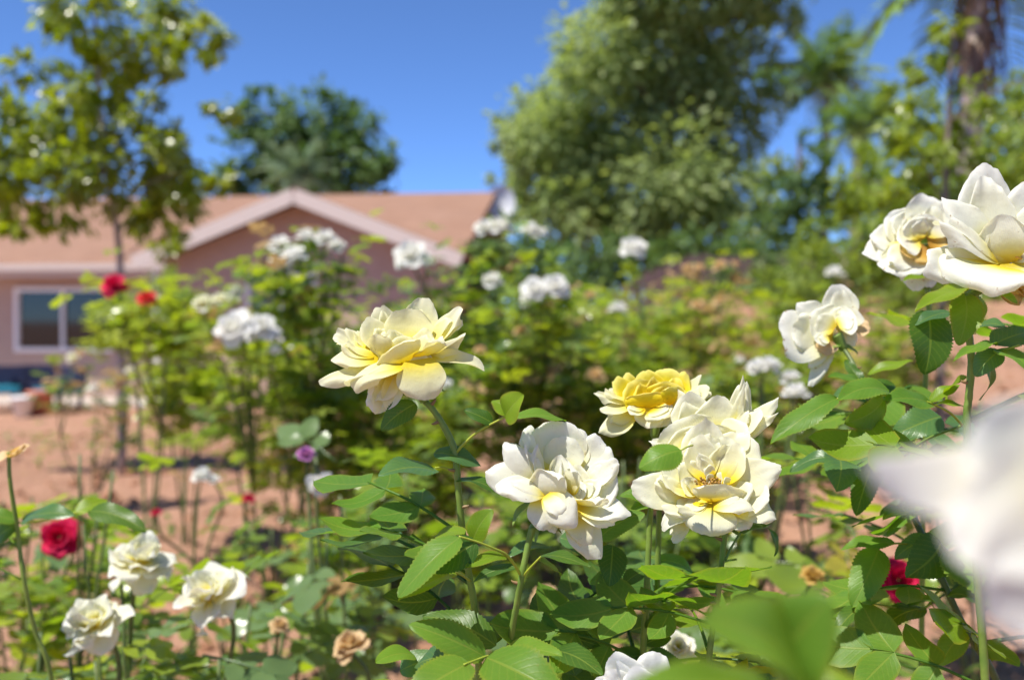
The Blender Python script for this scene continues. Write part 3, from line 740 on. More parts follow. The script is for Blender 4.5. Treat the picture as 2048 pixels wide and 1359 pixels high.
KEEP, QUEUE = [], []
def bush(*a, **k):
    QUEUE.append((a, k))
    fl = a[8] if len(a) > 8 else k.get('flowers', ())
    for f in fl: KEEP.append((f[0], f[1], f[2], f[3] * .5 / f[2] * FPX))
def hides(p, sz):
    dd = (p - cam.location); dep = dd.y * ct - dd.z * st
    x = CX + dd.x / dep * FPX; y = CY - (dd.y * st + dd.z * ct) / dep * FPX; rr = sz * .46 / dep * FPX
    for fx, fy, fd, fr in KEEP:
        if dep < fd + .06 and (x - fx) ** 2 + (y - fy + .3 * fr) ** 2 < (fr * .9 + rr) ** 2: return True
    return False
def build_bush(label, px, d, top, hw, nleaf, seed, mix=('leaf_fresh', 'leaf_mid', 'leaf_mid', 'leaf_cool'), flowers=(), ncane=6, low=.34, size=.115, canes='cane', name='rose_bush', group=None, depth=.8, dry=.06, mass=0, wild=0):
    r = random.Random(seed); c = P(px, 640, d); root = Vector((c.x, c.y, gz(c.x, c.y)))
    t = thing(name, root, label, 'rose bush', group)
    ztop = P(px, top, d).z; H = ztop - root.z; W2 = hw / FPX * d
    paths = []
    for i in range(ncane):
        a = r.uniform(0, 6.3); q = math.sqrt(r.random())
        e = root + Vector((W2 * q * math.cos(a), W2 * depth * q * math.sin(a), H * r.uniform(.80, 1.0)))
        m_ = root.lerp(e, .5) + Vector((W2 * .3 * math.cos(a) + r.uniform(-.05, .05), W2 * .25 * math.sin(a), H * .06))
        paths.append([root + Vector((r.uniform(-.03, .03), r.uniform(-.03, .03), -.03)), m_, e])
    fl = []
    for f in flowers:
        fx, fy, fd, dia, mat = f[:5]; p = P(fx, fy, fd)
        sdir = Vector((r.uniform(-.3, .3), r.uniform(-.5, -.1), 1)).normalized() if len(f) < 6 else vdir(f[5])
        st0 = p - sdir * dia * .1
        b0 = min(paths[:ncane], key=lambda q: (q[1] - p).length)[1]; b0 = b0 if b0.z < p.z - .1 else root
        paths.append([b0, b0.lerp(p, .5) + Vector((r.uniform(-.04, .04), r.uniform(-.04, .04), .02)), st0 - sdir * .06, st0])
        fl.append((p, dia, mat, sdir))
    cs = []
    for i, pp in enumerate(paths):
        one('cane', tube(pp, .0055 if d > 2.2 else .0038, .0028 if d > 2.2 else .0022, 6, 6), M[canes], t)
        cs.append(catmull(pp, 10))
    for i, (p, dia, mat, sdir) in enumerate(fl):
        put_rose(t, p, dia * (1.12 if wild else 1), mat, sdir, seed + i, 18 if d > 1.7 else (20 if wild else 22), 1.25 if wild else .95, split=d < 1.7, wild=wild)
    MBs = {}
    for i in range(nleaf + mass):
        cp = r.choice(cs); f = low + (1 - low) * r.random() ** .8
        p = cp[min(len(cp) - 1, int(f * (len(cp) - 1)))] + Vector((r.gauss(0, .025), r.gauss(0, .025), r.gauss(0, .03)))
        out = p - root; a = math.atan2(out.y, out.x) + r.gauss(0, 1.1)
        dr = Vector((math.cos(a), math.sin(a), r.uniform(-.35, .55))).normalized()
        if hides(p + dr * size * .55, size): continue
        n = Vector((r.gauss(0, .4), r.gauss(0, .4), 1)); y = n.cross(dr).normalized(); n = dr.cross(y)
        rot = Matrix((dr, y, n)).transposed().to_quaternion()
        mt = 'leaf_tan' if r.random() < (dry * 1.5 if d > 2.4 else dry * .25) else r.choice(mix)
        if i < nleaf: link('leaf', r.choice(CL[mt]), t, p, rot, size * r.uniform(.8, 1.35))
        else:
            b = MBs.setdefault('dry_foliage' if mt == 'leaf_tan' else 'foliage', MB()); sz = size * r.uniform(.8, 1.35); cc = {'leaf_tan': r.random(), 'leaf_cool': .2, 'leaf_mid': .55, 'leaf_fresh': .9, 'leaf_yellow': 1}[mt]
            p = p + Vector((r.gauss(0, .05), r.gauss(0, .05), r.gauss(0, .05)))
            for g in light_compound(r, p, rot, sz): b.add(*g, c=cc)
    for nm, b in MBs.items(): kind(b.build(nm, M['foliage' if nm == 'foliage' else 'leaf_tan_mass'], t), 'stuff')
    return t
W, RD = 'petal_white', 'petal_red'
GREEN = ('leaf_fresh', 'leaf_mid', 'leaf_mid', 'leaf_cool'); YG = ('leaf_fresh', 'leaf_fresh', 'leaf_mid'); CO = ('leaf_cool', 'leaf_mid', 'leaf_cool')
GB = 'white rose bushes of the middle row'
bush('bushy white rose left of centre with a cluster of blooms at its crown', 640, 3.58, 560, 175, 280, 101, YG + CO, [(560, 488, 3.05, 0.091, W), (585, 510, 2.98, 0.086, W), (612, 472, 3.17, 0.073, W), (650, 475, 3.17, 0.086, W), (672, 490, 3.24, 0.067, W), (555, 520, 3.05, 0.061, W)], 9, group=GB, low=0.35, size=.088, mass=840)
bush('white rose bush at left with two large blooms beside the pale yellow rose', 545, 3.26, 686, 110, 130, 102, GREEN, [(468, 655, 2.73, 0.122, W, (-.2, .6, .8)), (522, 655, 2.79, 0.104, W, (.3, .6, .8)), (440, 600, 2.92, 0.067, 'petal_ivory'), (405, 606, 2.92, 0.073, 'petal_ivory'), (470, 585, 2.98, 0.073, W), (548, 700, 2.79, 0.049, W)], 5, group=GB, low=0.62, size=.088, mass=375)
bush('rose bush with one large white bloom above its centre leaves', 815, 3.84, 596, 130, 210, 103, GREEN, [(822, 512, 3.37, 0.146, W, (-.2, .7, .7)), (858, 525, 3.43, 0.061, W)], 8, group=GB, low=0.25, size=.088, mass=840)
bush('tall white rose bush with blooms in front of the roof end', 1035, 3.84, 536, 130, 270, 104, YG + CO, [(970, 455, 3.37, 0.091, W), (1003, 452, 3.37, 0.104, W), (1060, 460, 3.43, 0.086, W), (1082, 465, 3.43, 0.061, W), (985, 560, 3.30, 0.079, W), (1070, 580, 3.17, 0.104, W, (-.2, .6, .8)), (1110, 572, 3.17, 0.104, W, (.2, .7, .7)), (1060, 600, 3.17, 0.073, W)], 9, group=GB, low=0.25, size=.088, mass=840)
bush('thin upright rose bush with a single white bloom before the dark fence', 1240, 4.22, 591, 85, 95, 105, YG, [(1265, 494, 3.69, 0.109, W, (0, .8, .6)), (1236, 618, 3.56, 0.086, W)], 5, group=GB, low=0.25, size=.088, mass=180)
bush('rose bush with peach and brown spent heads before the fence', 1440, 4.61, 592, 85, 110, 106, YG + ('leaf_tan',), [(1375, 535, 4.61, 0.058, 'petal_peach'), (1400, 535, 4.61, 0.064, 'petal_peach'), (1440, 530, 4.61, 0.077, 'petal_peach'), (1470, 528, 4.61, 0.051, 'petal_peach'), (1395, 610, 4.48, 0.077, 'petal_peach'), (1440, 600, 4.48, 0.064, 'petal_peach')], 6, dry=.12, low=0.25, size=.088, mass=240)
bush('wide leafy rose bush below the dark fence', 1300, 4.37, 640, 200, 280, 107, GREEN, [(1180, 590, 4.26, 0.056, 'petal_peach'), (1320, 600, 4.26, 0.056, 'petal_peach')], 9, dry=.06, low=0.25, size=.088, mass=750)
bush('leafy rose bush with tan spent heads right of the pale yellow rose', 1130, 3.71, 708, 170, 280, 108, GREEN, [(1105, 740, 3.46, 0.064, 'petal_peach'), (1040, 660, 3.58, 0.051, 'petal_peach'), (1190, 750, 3.46, 0.077, 'petal_peach'), (1250, 710, 3.58, 0.051, 'petal_peach')], 9, dry=.05, low=0.12, size=.088, mass=750)
bush('dense rose bush directly behind the pale yellow rose', 760, 3.33, 705, 190, 290, 109, GREEN, [(890, 768, 2.82, 0.045, W), (960, 700, 3.20, 0.045, 'petal_peach')], 10, dry=.04, low=0.12, size=.088, mass=750)
bush('rose bush with tan leaves behind the bright yellow bloom', 1420, 3.84, 746, 150, 220, 110, GREEN, [(1480, 720, 3.58, 0.038, W)], 8, dry=.10, low=0.15, size=.088, mass=750)
bush('deep green rose bush in the dark gap beneath the cream blooms', 1180, 2.0, 900, 260, 150, 111, CO + ('leaf_mid',), [(1090, 1190, 1.6, .05, 'petal_peach')], 10, low=.3, dry=.14)
bush('deep green rose bush under the pale yellow rose', 860, 2.1, 950, 220, 130, 112, GREEN, [], 9, low=.3, dry=.12)
bush('red rose bush in front of the house window', 290, 3.71, 550, 70, 190, 113, YG, [(228, 570, 3.20, 0.096, RD, (0, .6, .8)), (295, 597, 3.20, 0.070, 'petal_coral', (.2, .7, .6))], 4, dry=0, low=0.86, size=.088, mass=495)
bush('yellow green rose bush right of the red rose', 365, 4.22, 681, 75, 170, 114, YG, [], 4, dry=0, low=0.62, size=.088, mass=225)
bush('sparse straggly rose bush in front of the garden chairs', 170, 5.12, 742, 100, 70, 115, CO, [(145, 715, 5.12, 0.077, 'petal_ivory'), (190, 775, 4.99, 0.077, W), (160, 740, 5.12, 0.064, 'petal_peach'), (260, 740, 5.12, 0.058, 'petal_ivory')], 4, dry=.2, low=0.30, size=.088, mass=90)
bush('low lime leaved rose bush at the left among bare soil', 215, 1.6, 860, 75, 70, 116, YG, [], 5, low=.3)
bush('low rose bush at the far left edge', 40, 2.0, 900, 120, 90, 117, GREEN, [], 5, low=.15)
bush('small rose bush with one white bud on a thin upright stem', 410, 2.2, 1086, 60, 26, 118, GREEN, [(405, 950, 2.2, .055, W), (428, 960, 2.2, .035, W)], 3, low=.3)
bush('rose bush with a purple bud and a faded white bloom', 640, 1.55, 930, 110, 34, 119, CO, [(612, 908, 1.5, .035, 'petal_purple'), (640, 968, 1.5, .045, 'petal_white', (.3, -.5, .8))], 4, low=.6, size=.12)
bush('red rose bush at lower left', 130, 1.7, 1060, 110, 70, 120, GREEN, [(120, 1075, 1.6, .075, RD, (0, .35, .9))], 4, low=.1)
bush('rose bush with small crimson buds low on the soil', 500, 2.6, 1045, 90, 34, 121, GREEN, [(497, 997, 2.6, .04, RD), (312, 1025, 2.4, .03, 'petal_red')], 4, low=.2)
bush('low rose bush with white blooms left of the wilted white rose', 1560, 2.0, 780, 70, 60, 122, GREEN, [(1515, 735, 2.0, .055, W), (1540, 728, 2.0, .05, W), (1580, 755, 2.0, .05, W), (1590, 785, 1.95, .06, W)], 4, low=.3)
bush('crimson rose bush behind the right hand canes', 1760, 1.4, 1130, 110, 60, 123, GREEN, [(1797, 1160, 1.3, .062, RD, (.1, .2, .95))], 4, low=.2)
bush('yellowing low rose bush on the soil at right', 1640, 1.9, 960, 110, 60, 124, ('leaf_yellow', 'leaf_fresh', 'leaf_mid'), [], 4, low=.2, size=.11)
bush('distant rose bush with a small white bloom at right', 1690, 4.93, 608, 100, 130, 125, GREEN, [(1668, 545, 4.70, 0.101, W)], 6, low=0.25, size=.088, mass=225)
bush('low rose bush at bottom right on red soil', 1580, 1.35, 1200, 130, 70, 127, GREEN, [(1625, 1150, 1.3, .035, 'petal_brown'), (1540, 1195, 1.3, .02, 'petal_white'), (1640, 1225, 1.25, .03, 'petal_white')], 4, low=.2, size=.11)
bush('leafy rose bush at the bottom left corner', 110, 1.2, 1240, 150, 70, 128, GREEN, [], 5, low=.15, size=.11)
bush('rose bush with thin canes at lower left centre', 560, 1.4, 1150, 130, 22, 129, CO, [(560, 1250, 1.3, .03, 'petal_peach'), (700, 1290, 1.2, .05, 'petal_peach')], 4, low=.2)
bush('leafy rose bush on the bank before the soft shrub', 1560, 5.2, 672, 150, 200, 130, YG, [], 8, low=.2, dry=.05)
bush('rose bush on the bank below the soft shrub, with tan leaves', 1500, 6.0, 585, 150, 200, 132, YG, [], 8, low=.1, dry=.1, mass=320)
bush('rose bush on the bank in front of the fence middle', 1330, 6.4, 572, 190, 200, 133, GREEN, [], 8, low=.1, dry=.08, mass=350)
bush('green rose bush on the bank right of the wilted bloom', 1640, 5.4, 681, 110, 150, 134, YG, [], 6, low=.1, mass=200)
bush('rose bush on the bank under the slender young tree', 1850, 6.2, 667, 130, 160, 135, GREEN, [], 6, low=.1, mass=200)
bush('rose bush left of the fence end, behind the middle row', 1120, 6.16, 620, 130, 200, 136, GREEN, [], 7, low=0.25, size=.088, mass=750)
bush('rose bush in the middle row below the gable', 760, 4.99, 603, 150, 220, 137, YG, [], 7, low=0.25, size=.088, mass=750)
bush('low dense rose bush high on the bank under the fence', 1380, 9.0, 610, 150, 120, 138, GREEN, [], 7, low=.05, dry=.1, size=.11, mass=350)
bush('low dense rose bush on the bank near the fence end', 1230, 8.2, 615, 110, 120, 139, YG, [], 7, low=.05, dry=.1, size=.11, mass=300)
bush('low rose bush on the bank above the wilted bloom', 1560, 8.0, 640, 110, 120, 142, GREEN, [], 7, low=.05, dry=.08, size=.11, mass=300)
bush('rose bush at the right edge on the red bank', 1960, 2.6, 785, 110, 90, 131, CO, [], 5, low=.3)

# ------------------------------------------------------------------ hero roses (built petal by petal)
class Zoom:
    """a flower's own drawing frame: x right, y down, z toward the lens, in units of the enlarged photograph"""
    def __init__(s, x0, y0, k, d): s.x0, s.y0, s.k, s.d = x0, y0, k, d
    def pt(s, x, y, z=0): return P(s.x0 + x / s.k, s.y0 + y / s.k, s.d - z / s.k * s.d / FPX)
    def m(s, w): return w / s.k * s.d / FPX
def hero_flower(plant, zm, specs, mat, hip, seed, label=None, sepals=(), dense=True):
    """hip: (top xyz, bottom xyz, radius)"""
    a, c, r = zm.pt(*hip[0]), zm.pt(*hip[1]), zm.m(hip[2])
    fl = one('flower', tube([a, a.lerp(c, .35), c.lerp(a, .25), c], r * .8, r * .45, 10, 4), M['stem'], plant)
    if label: fl['label'] = label
    for i, q in enumerate(specs):
        b, t, w, n = q[:4]; kw = dict(q[4]) if len(q) > 4 else {}
        mt = kw.pop('mat', mat)
        g = petal(zm.pt(*b), zm.pt(*t), zm.m(w * 1.12), vdir(n), seed=seed + i, nu=20, nv=24, jag=.022, **kw)
        one('petal', g, M[mt], fl)
        if i % 3 != 1 and w > 180 / 4.0 * zm.k * .4 and dense:
            rq = random.Random(seed * 3 + i); B, T, Nn = zm.pt(*b), zm.pt(*t), vdir(n)
            ax = T - B; sd = ax.cross(Nn).normalized()
            T2 = B + ax * rq.uniform(.68, .86) + sd * ax.length * rq.uniform(-.22, .22) + Nn * ax.length * rq.uniform(.05, .14)
            kw2 = dict(kw); kw2['tip_roll'] = rq.uniform(.2, 1.1); kw2['ruf'] = .08; kw2['side_roll'] = rq.uniform(.2, .8)
            one('petal', petal(B, T2, zm.m(w * rq.uniform(.62, .9)), Nn + sd * rq.uniform(-.3, .3), seed=seed + 70 + i, nu=18, nv=20, jag=.025, **kw2), M[mt], fl)
    for i, (b, t, w, n) in enumerate(sepals):
        one('sepal', leaf(zm.pt(*b), zm.pt(*t), zm.m(w), vdir(n), .12, .3, 10, 4, 0, seed + i), M['stem'], fl)
    return fl
def canes(plant, pts, r0, r1, mat='stem', name='cane', thorns=0, seed=0):
    r0 *= .66; r1 *= .62
    q = [P(*p) for p in pts]; o = one(name, tube(q, r0, r1, 10, 8, .05, seed), M[mat], plant)
    r = random.Random(seed); c = catmull(q, 8)
    for i in range(thorns):
        k = r.randint(4, max(5, min(len(c) - 3, 48))); t = (c[k + 1] - c[k]).normalized(); sd = Vector((r.choice((-1, 1)), r.uniform(-.6, .2), -.2)); sd = (sd - t * sd.dot(t)).normalized()
        one('thorn', tube([c[k] + sd * r0 * .6, c[k] + sd * (r0 + .003) - t * .0006, c[k] + sd * (r0 + .0042) + t * -.0016], .0015, .0002, 6, 3), M['thorn'], o)
    return o
def hero_leaf(plant, base, tip, w, n, mat='leaf_hero', arch=.10, fold=.22, seed=0, parent=None, wave=.03, name='leaf', twist=0.):
    """base and tip are (x, y, depth) of the photograph; w in its pixels"""
    b, t = P(*base), P(*tip)
    return one(name, leaf(b, t, 1.14 * w / FPX * (base[2] + tip[2]) / 2, vdir(n), arch, fold, 36, 8, .10, seed, wave, twist), M[mat], parent or plant)

# --- first pale yellow rose
z1 = Zoom(620, 570, 4.853, .655)
pl = thing('rose_plant', Vector((P(950, 1225, .66).x, P(950, 1225, .66).y, 0)), 'rose plant with the large pale yellow bloom left of centre', 'rose plant', 'rose plants in focus')
o_ = dict
f1 = [
 ((1000, 620, -140), (1110, 100, -250), 330, (-.1, .2, 1), o_(cup=.35, tip_roll=.15)),
 ((960, 620, -50), (975, 215, -110), 430, (0, .15, 1), o_(cup=.25, tip_roll=.1, side_roll=.15)),
 ((820, 640, -120), (675, 190, -210), 290, (.2, .3, 1), o_(cup=.3, tip_roll=.3)),
 ((770, 640, -40), (540, 310, -70), 280, (.4, .3, .9), o_(tip_roll=.3)),
 ((560, 610, -60), (235, 420, -120), 190, (.2, .6, .7), o_(ruf=.1)),
 ((620, 620, -110), (350, 400, -160), 170, (.2, .6, .7), o_(ruf=.1)),
 ((1130, 600, -60), (1435, 190, -70), 260, (-.65, .35, .6), o_(cup=.4, tip_roll=.5)),
 ((1150, 560, -90), (1470, 300, -110), 170, (-.5, .5, .6), o_(cup=.3)),
 ((960, 700, 60), (1490, 440, 60), 250, (-.35, .85, -.25), o_(cup=.4, tip_roll=.7, side_roll=.6)),
 ((1110, 690, 0), (1690, 810, 60), 230, (.25, .75, .6), o_(cup=.15, tip_roll=.1, bow=-.08, fan=.55, point=.12)),
 ((930, 750, 110), (800, 560, 190), 440, (-.25, .55, -.75), o_(cup=.1, tip_roll=1.3, side_roll=.3)),
 ((820, 710, 50), (590, 490, 70), 340, (.25, .6, -.6), o_(cup=.25, tip_roll=.5)),
 ((620, 690, 50), (255, 540, 90), 170, (.1, .8, .5), o_(ruf=.14, tip_roll=.8)),
 ((660, 720, 50), (205, 690, 100), 220, (-.25, .6, .75), o_(cup=.15, bow=-.05, tip_roll=.7)),
 ((900, 750, 60), (90, 890, 150), 230, (-.1, .75, .5), o_(cup=.2, bow=.02, tip_roll=.6, fan=.5)),
 ((920, 770, 120), (375, 980, 270), 260, (-.25, .75, .6), o_(cup=-.1, bow=-.10, tip_roll=.6, fan=.45)),
 ((1050, 720, 120), (1110, 1125, 200), 430, (.05, .3, .95), o_(cup=.15, bow=-.1, tip_roll=.3, side_roll=.4, neck=.5)),
 ((870, 860, 20), (545, 1220, 60), 330, (-.2, .2, .95), o_(ruf=.10, tip_roll=.8, mat='petal_ivory')),
 ((800, 860, 10), (640, 1240, 90), 200, (.3, .2, .95), o_(ruf=.12, tip_roll=.6)),
 ((960, 790, 60), (1150, 640, 20), 330, (0, .6, .8), {}), ((900, 800, 60), (700, 700, 60), 300, (0, .6, .8), {}), ((1000, 800, 80), (1020, 640, 60), 300, (0, .5, .8), {}),
 ((930, 700, 20), (880, 480, -10), 260, (.1, .3, .95), {}), ((870, 690, 0), (740, 420, -60), 260, (.2, .3, .95), {}),
 ((1020, 690, 0), (1150, 420, -60), 240, (-.3, .3, .9), {}), ((950, 760, -120), (1250, 650, -300), 300, (.2, .8, -.2), {}),
 ((900, 740, -120), (500, 640, -300), 340, (-.2, .8, -.2), {}), ((930, 740, -150), (900, 480, -330), 340, (0, .4, .9), {}),
]
hero_flower(pl, z1, f1, 'petal_warm', ((960, 800, -20), (1110, 1130, -40), 95), 100, 'large pale yellow bloom seen from the side',
    [((1000, 980, -20), (925, 1075, 120), 60, (-.5, .3, .8)), ((1120, 1020, -20), (1310, 1030, 40), 90, (.3, .8, .3)), ((1080, 1060, -30), (830, 1100, 20), 45, (0, .9, .3))])
canes(pl, [(848, 800, .662), (868, 822, .66), (893, 862, .66), (910, 905, .66), (917, 980, .66), (926, 1070, .665), (938, 1150, .67), (950, 1225, .675), (962, 1420, .69), (985, 1900, .72), (990, 2700, .76), (950, 4900, .66)], .0032, .0042, seed=1, thorns=4)
canes(pl, [(912, 905, .66), (930, 885, .655), (960, 860, .65), (1012, 832, .645)], .0016, .0010, 'stem_lime', 'leaf_stalk', seed=2)
for i, a in enumerate([
  ((832, 806, .655), (762, 860, .65), 48, (.1, .5, .8), 'leaf_dark'), ((1010, 833, .645), (1048, 788, .63), 62, (-.5, .3, .8), 'leaf_lime'), ((1016, 832, .645), (985, 800, .655), 40, (.4, .3, .8), 'leaf_lime'),
  ((985, 846, .65), (927, 820, .65), 34, (.1, .6, .6), 'leaf_dark'), ((1028, 832, .648), (1132, 842, .66), 40, (0, .9, .4), 'leaf_hero'),
  ((872, 942, .655), (757, 950, .63), 78, (0, .9, .35), 'leaf_blue'), ((868, 905, .66), (962, 932, .66), 52, (.1, .8, .45), 'leaf_blue'), ((912, 958, .66), (1002, 988, .65), 36, (.2, .9, .3), 'leaf_dark'),
  ((946, 1080, .65), (985, 1018, .645), 52, (-.4, .3, .8), 'leaf_lime')]):
    hero_leaf(pl, *a, seed=200 + i)
canes(pl, [(915, 950, .66), (890, 935, .658), (870, 935, .655)], .0012, .0008, 'stem_lime', 'leaf_stalk')

# --- central cream rose with spots
z2 = Zoom(950, 820, 4.385, .645)
p2 = thing('rose_plant', Vector((P(1000, 1300, .66).x, P(1000, 1300, .66).y, 0)), 'rose plant with the ruffled cream bloom at the centre', 'rose plant', 'rose plants in focus')
f2 = [
 ((740, 560, -120), (730, 70, -160), 480, (0, .12, 1), o_(cup=.3, tip_roll=.4, ruf=.07)),
 ((860, 540, -120), (940, 150, -170), 230, (-.2, .1, 1), o_(ruf=.08, tip_roll=.6)),
 ((590, 560, -120), (470, 85, -150), 200, (.4, .1, .9), o_(tip_roll=1.2)),
 ((620, 660, -20), (470, 190, 30), 230, (.75, .45, .45), o_(side_roll=.9, cup=.3)),
 ((560, 690, -20), (300, 260, -20), 270, (-.25, .4, .85), o_(cup=-.1, bow=-.1, tip_roll=.8)),
 ((530, 700, 0), (95, 500, 20), 320, (-.25, .45, .85), o_(cup=-.05, bow=-.08, tip_roll=.8, ruf=.09)),
 ((610, 730, 60), (195, 660, 130), 250, (-.2, .7, .7), o_(cup=-.05, bow=-.08, tip_roll=.6)),
 ((710, 790, 80), (610, 470, 110), 340, (.3, .5, -.7), o_(cup=.2, tip_roll=1.4, side_roll=.8)),
 ((840, 740, 20), (770, 390, 20), 330, (.4, .5, -.5), o_(tip_roll=.8, side_roll=.9)),
 ((850, 770, 40), (780, 440, 55), 170, (.7, .3, .4), o_(cup=.5)),
 ((900, 620, -100), (1070, 210, -110), 410, (-.2, .4, .9), o_(tip_roll=1.2, cup=.2)),
 ((900, 660, -40), (1270, 360, -20), 340, (-.3, .45, .85), o_(tip_roll=1.1, ruf=.07)),
 ((880, 640, -60), (1180, 420, -50), 260, (-.3, .45, .85), o_(tip_roll=.6, ruf=.07)),
 ((940, 730, 20), (1290, 620, 70), 330, (-.35, .4, .85), o_(tip_roll=1.3, ruf=.06, side_roll=.6)),
 ((930, 760, 40), (1080, 600, 60), 170, (-.4, .3, .8), o_(cup=.4)),
 ((870, 800, 90), (1180, 775, 190), 190, (-.1, .75, -.5), o_(tip_roll=.6, side_roll=1.2)),
 ((900, 850, 60), (1360, 870, 130), 300, (.1, .75, .6), o_(bow=-.04, tip_roll=.6, ruf=.08)),
 ((890, 860, 40), (1230, 980, 90), 260, (.1, .75, .6), o_(bow=-.04, ruf=.07)),
 ((640, 730, 110), (890, 1010, 250), 270, (-.25, .45, .85), o_(cup=-.2, bow=-.12, tip_roll=.7, neck=.5)),
 ((570, 770, 60), (590, 1065, 120), 230, (-.2, .3, .95), o_(cup=-.05, bow=-.08, ruf=.08, neck=.5, mat='petal_faded')),
 ((640, 790, 40), (710, 1075, 70), 170, (.5, .2, .85), o_(neck=.5)),
 ((840, 890, 50), (1075, 1310, 120), 310, (.25, .45, .85), o_(cup=.1, bow=-.06, tip_roll=.3, fan=.35, mat='petal_cream', neck=.4)),
 ((760, 720, 0), (680, 520, 0), 220, (.3, .4, .8), {}), ((860, 700, -20), (900, 480, -40), 240, (-.1, .3, .9), {}), ((820, 760, 30), (960, 640, 40), 190, (-.3, .5, .8), {}),
 ((760, 700, -120), (1000, 560, -260), 400, (0, .5, .8), {}), ((700, 720, -120), (420, 560, -260), 400, (0, .5, .8), {}), ((780, 800, -80), (780, 980, -40), 380, (0, .5, .8), {}),
]
hero_flower(p2, z2, f2, 'petal_ivory', ((720, 820, -80), (500, 1045, -60), 85), 140, 'ruffled cream bloom with brown specks',
    [((500, 790, -30), (325, 1015, 60), 70, (-.5, .4, .7)), ((560, 1020, -30), (530, 1165, 40), 40, (-.3, .2, .9)), ((600, 1000, -60), (760, 1080, -30), 50, (.2, .6, .6))])
canes(p2, [(1064, 1055, .645), (1055, 1095, .645), (1044, 1148, .645), (1035, 1200, .65), (1022, 1275, .66), (1005, 1420, .68), (990, 1800, .70), (990, 2800, .74), (1000, 4900, .66)], .0030, .0042, seed=5, thorns=3)
canes(p2, [(1042, 1150, .645), (1030, 1130, .64), (1012, 1108, .632), (985, 1095, .625), (955, 1083, .62), (918, 1072, .615)], .0016, .0010, 'stem_lime', 'leaf_stalk', seed=6)
canes(p2, [(1046, 1152, .645), (1060, 1135, .64), (1082, 1112, .635)], .0014, .0009, 'stem_lime', 'leaf_stalk', seed=7)
canes(p2, [(1020, 1290, .66), (1008, 1298, .64), (985, 1307, .62), (955, 1318, .60), (928, 1328, .585)], .0016, .0010, 'stem_lime', 'leaf_stalk', seed=8)
canes(p2, [(940, 1160, .668), (925, 1150, .65), (908, 1143, .63)], .0014, .0009, 'stem_lime', 'leaf_stalk', seed=9)
for i, a in enumerate([
  ((920, 1073, .615), (797, 1195, .60), 84, (-.5, .75, .55), 'leaf_hero'), ((953, 1083, .62), (862, 1142, .615), 62, (.1, .35, .9), 'leaf_dark'), ((912, 1144, .63), (797, 1200, .60), 40, (-.1, .9, .4), 'leaf_lime'),
  ((1012, 1112, .632), (930, 1135, .61), 34, (0, .85, .5), 'leaf_lime'), ((930, 1068, .63), (860, 1080, .66), 40, (-.2, .8, .3), 'leaf_lime'), ((1035, 1135, .65), (945, 1165, .65), 36, (-.1, .9, .3), 'leaf_dark'),
  ((1082, 1110, .635), (1182, 1135, .61), 36, (.15, .85, .45), 'leaf_dark'), ((1100, 1092, .67), (1016, 1112, .65), 46, (-.2, .9, .3), 'leaf_blue'), ((1075, 1120, .65), (1120, 1150, .67), 34, (.2, .8, .4), 'leaf_lime'),
  ((1225, 1090, .68), (1218, 1172, .665), 60, (.3, .35, .85), 'leaf_dark'), ((1198, 1076, .67), (1290, 1026, .67), 52, (-.2, .6, .75), 'leaf_hero'), ((1120, 1075, .70), (1200, 1110, .70), 60, (.1, .8, .5), 'leaf_cool' if 0 else 'leaf_blue'),
  ((970, 1312, .61), (818, 1248, .60), 74, (-.1, .75, .65), 'leaf_hero'), ((992, 1290, .635), (845, 1232, .655), 66, (.1, .7, .6), 'leaf_dark'), ((1000, 1302, .635), (1126, 1312, .60), 58, (.1, .85, .55), 'leaf_hero'),
  ((972, 1314, .61), (1125, 1392, .575), 118, (.1, .8, .6), 'leaf_hero'), ((938, 1326, .59), (815, 1400, .56), 96, (-.15, .8, .55), 'leaf_hero'), ((990, 1285, .66), (950, 1235, .70), 70, (.1, .6, .7), 'leaf_dark'),
  ((1020, 1275, .68), (1050, 1225, .72), 62, (-.1, .6, .7), 'leaf_blue'), ((1090, 1300, .66), (1205, 1352, .62), 66, (.2, .8, .5), 'leaf_dark'), ((1150, 1350, .68), (1140, 1260, .70), 60, (-.2, .3, .9), 'leaf_dark'),
  ((935, 1330, .60), (830, 1330, .63), 70, (-.1, .7, .6), 'leaf_blue'), ((830, 1310, .66), (750, 1325, .64), 48, (-.1, .8, .5), 'leaf_hero'), ((800, 1340, .66), (880, 1310, .66), 60, (.1, .8, .5), 'leaf_blue')]):
    hero_leaf(p2, *a, seed=240 + i, arch=.09, wave=.02)

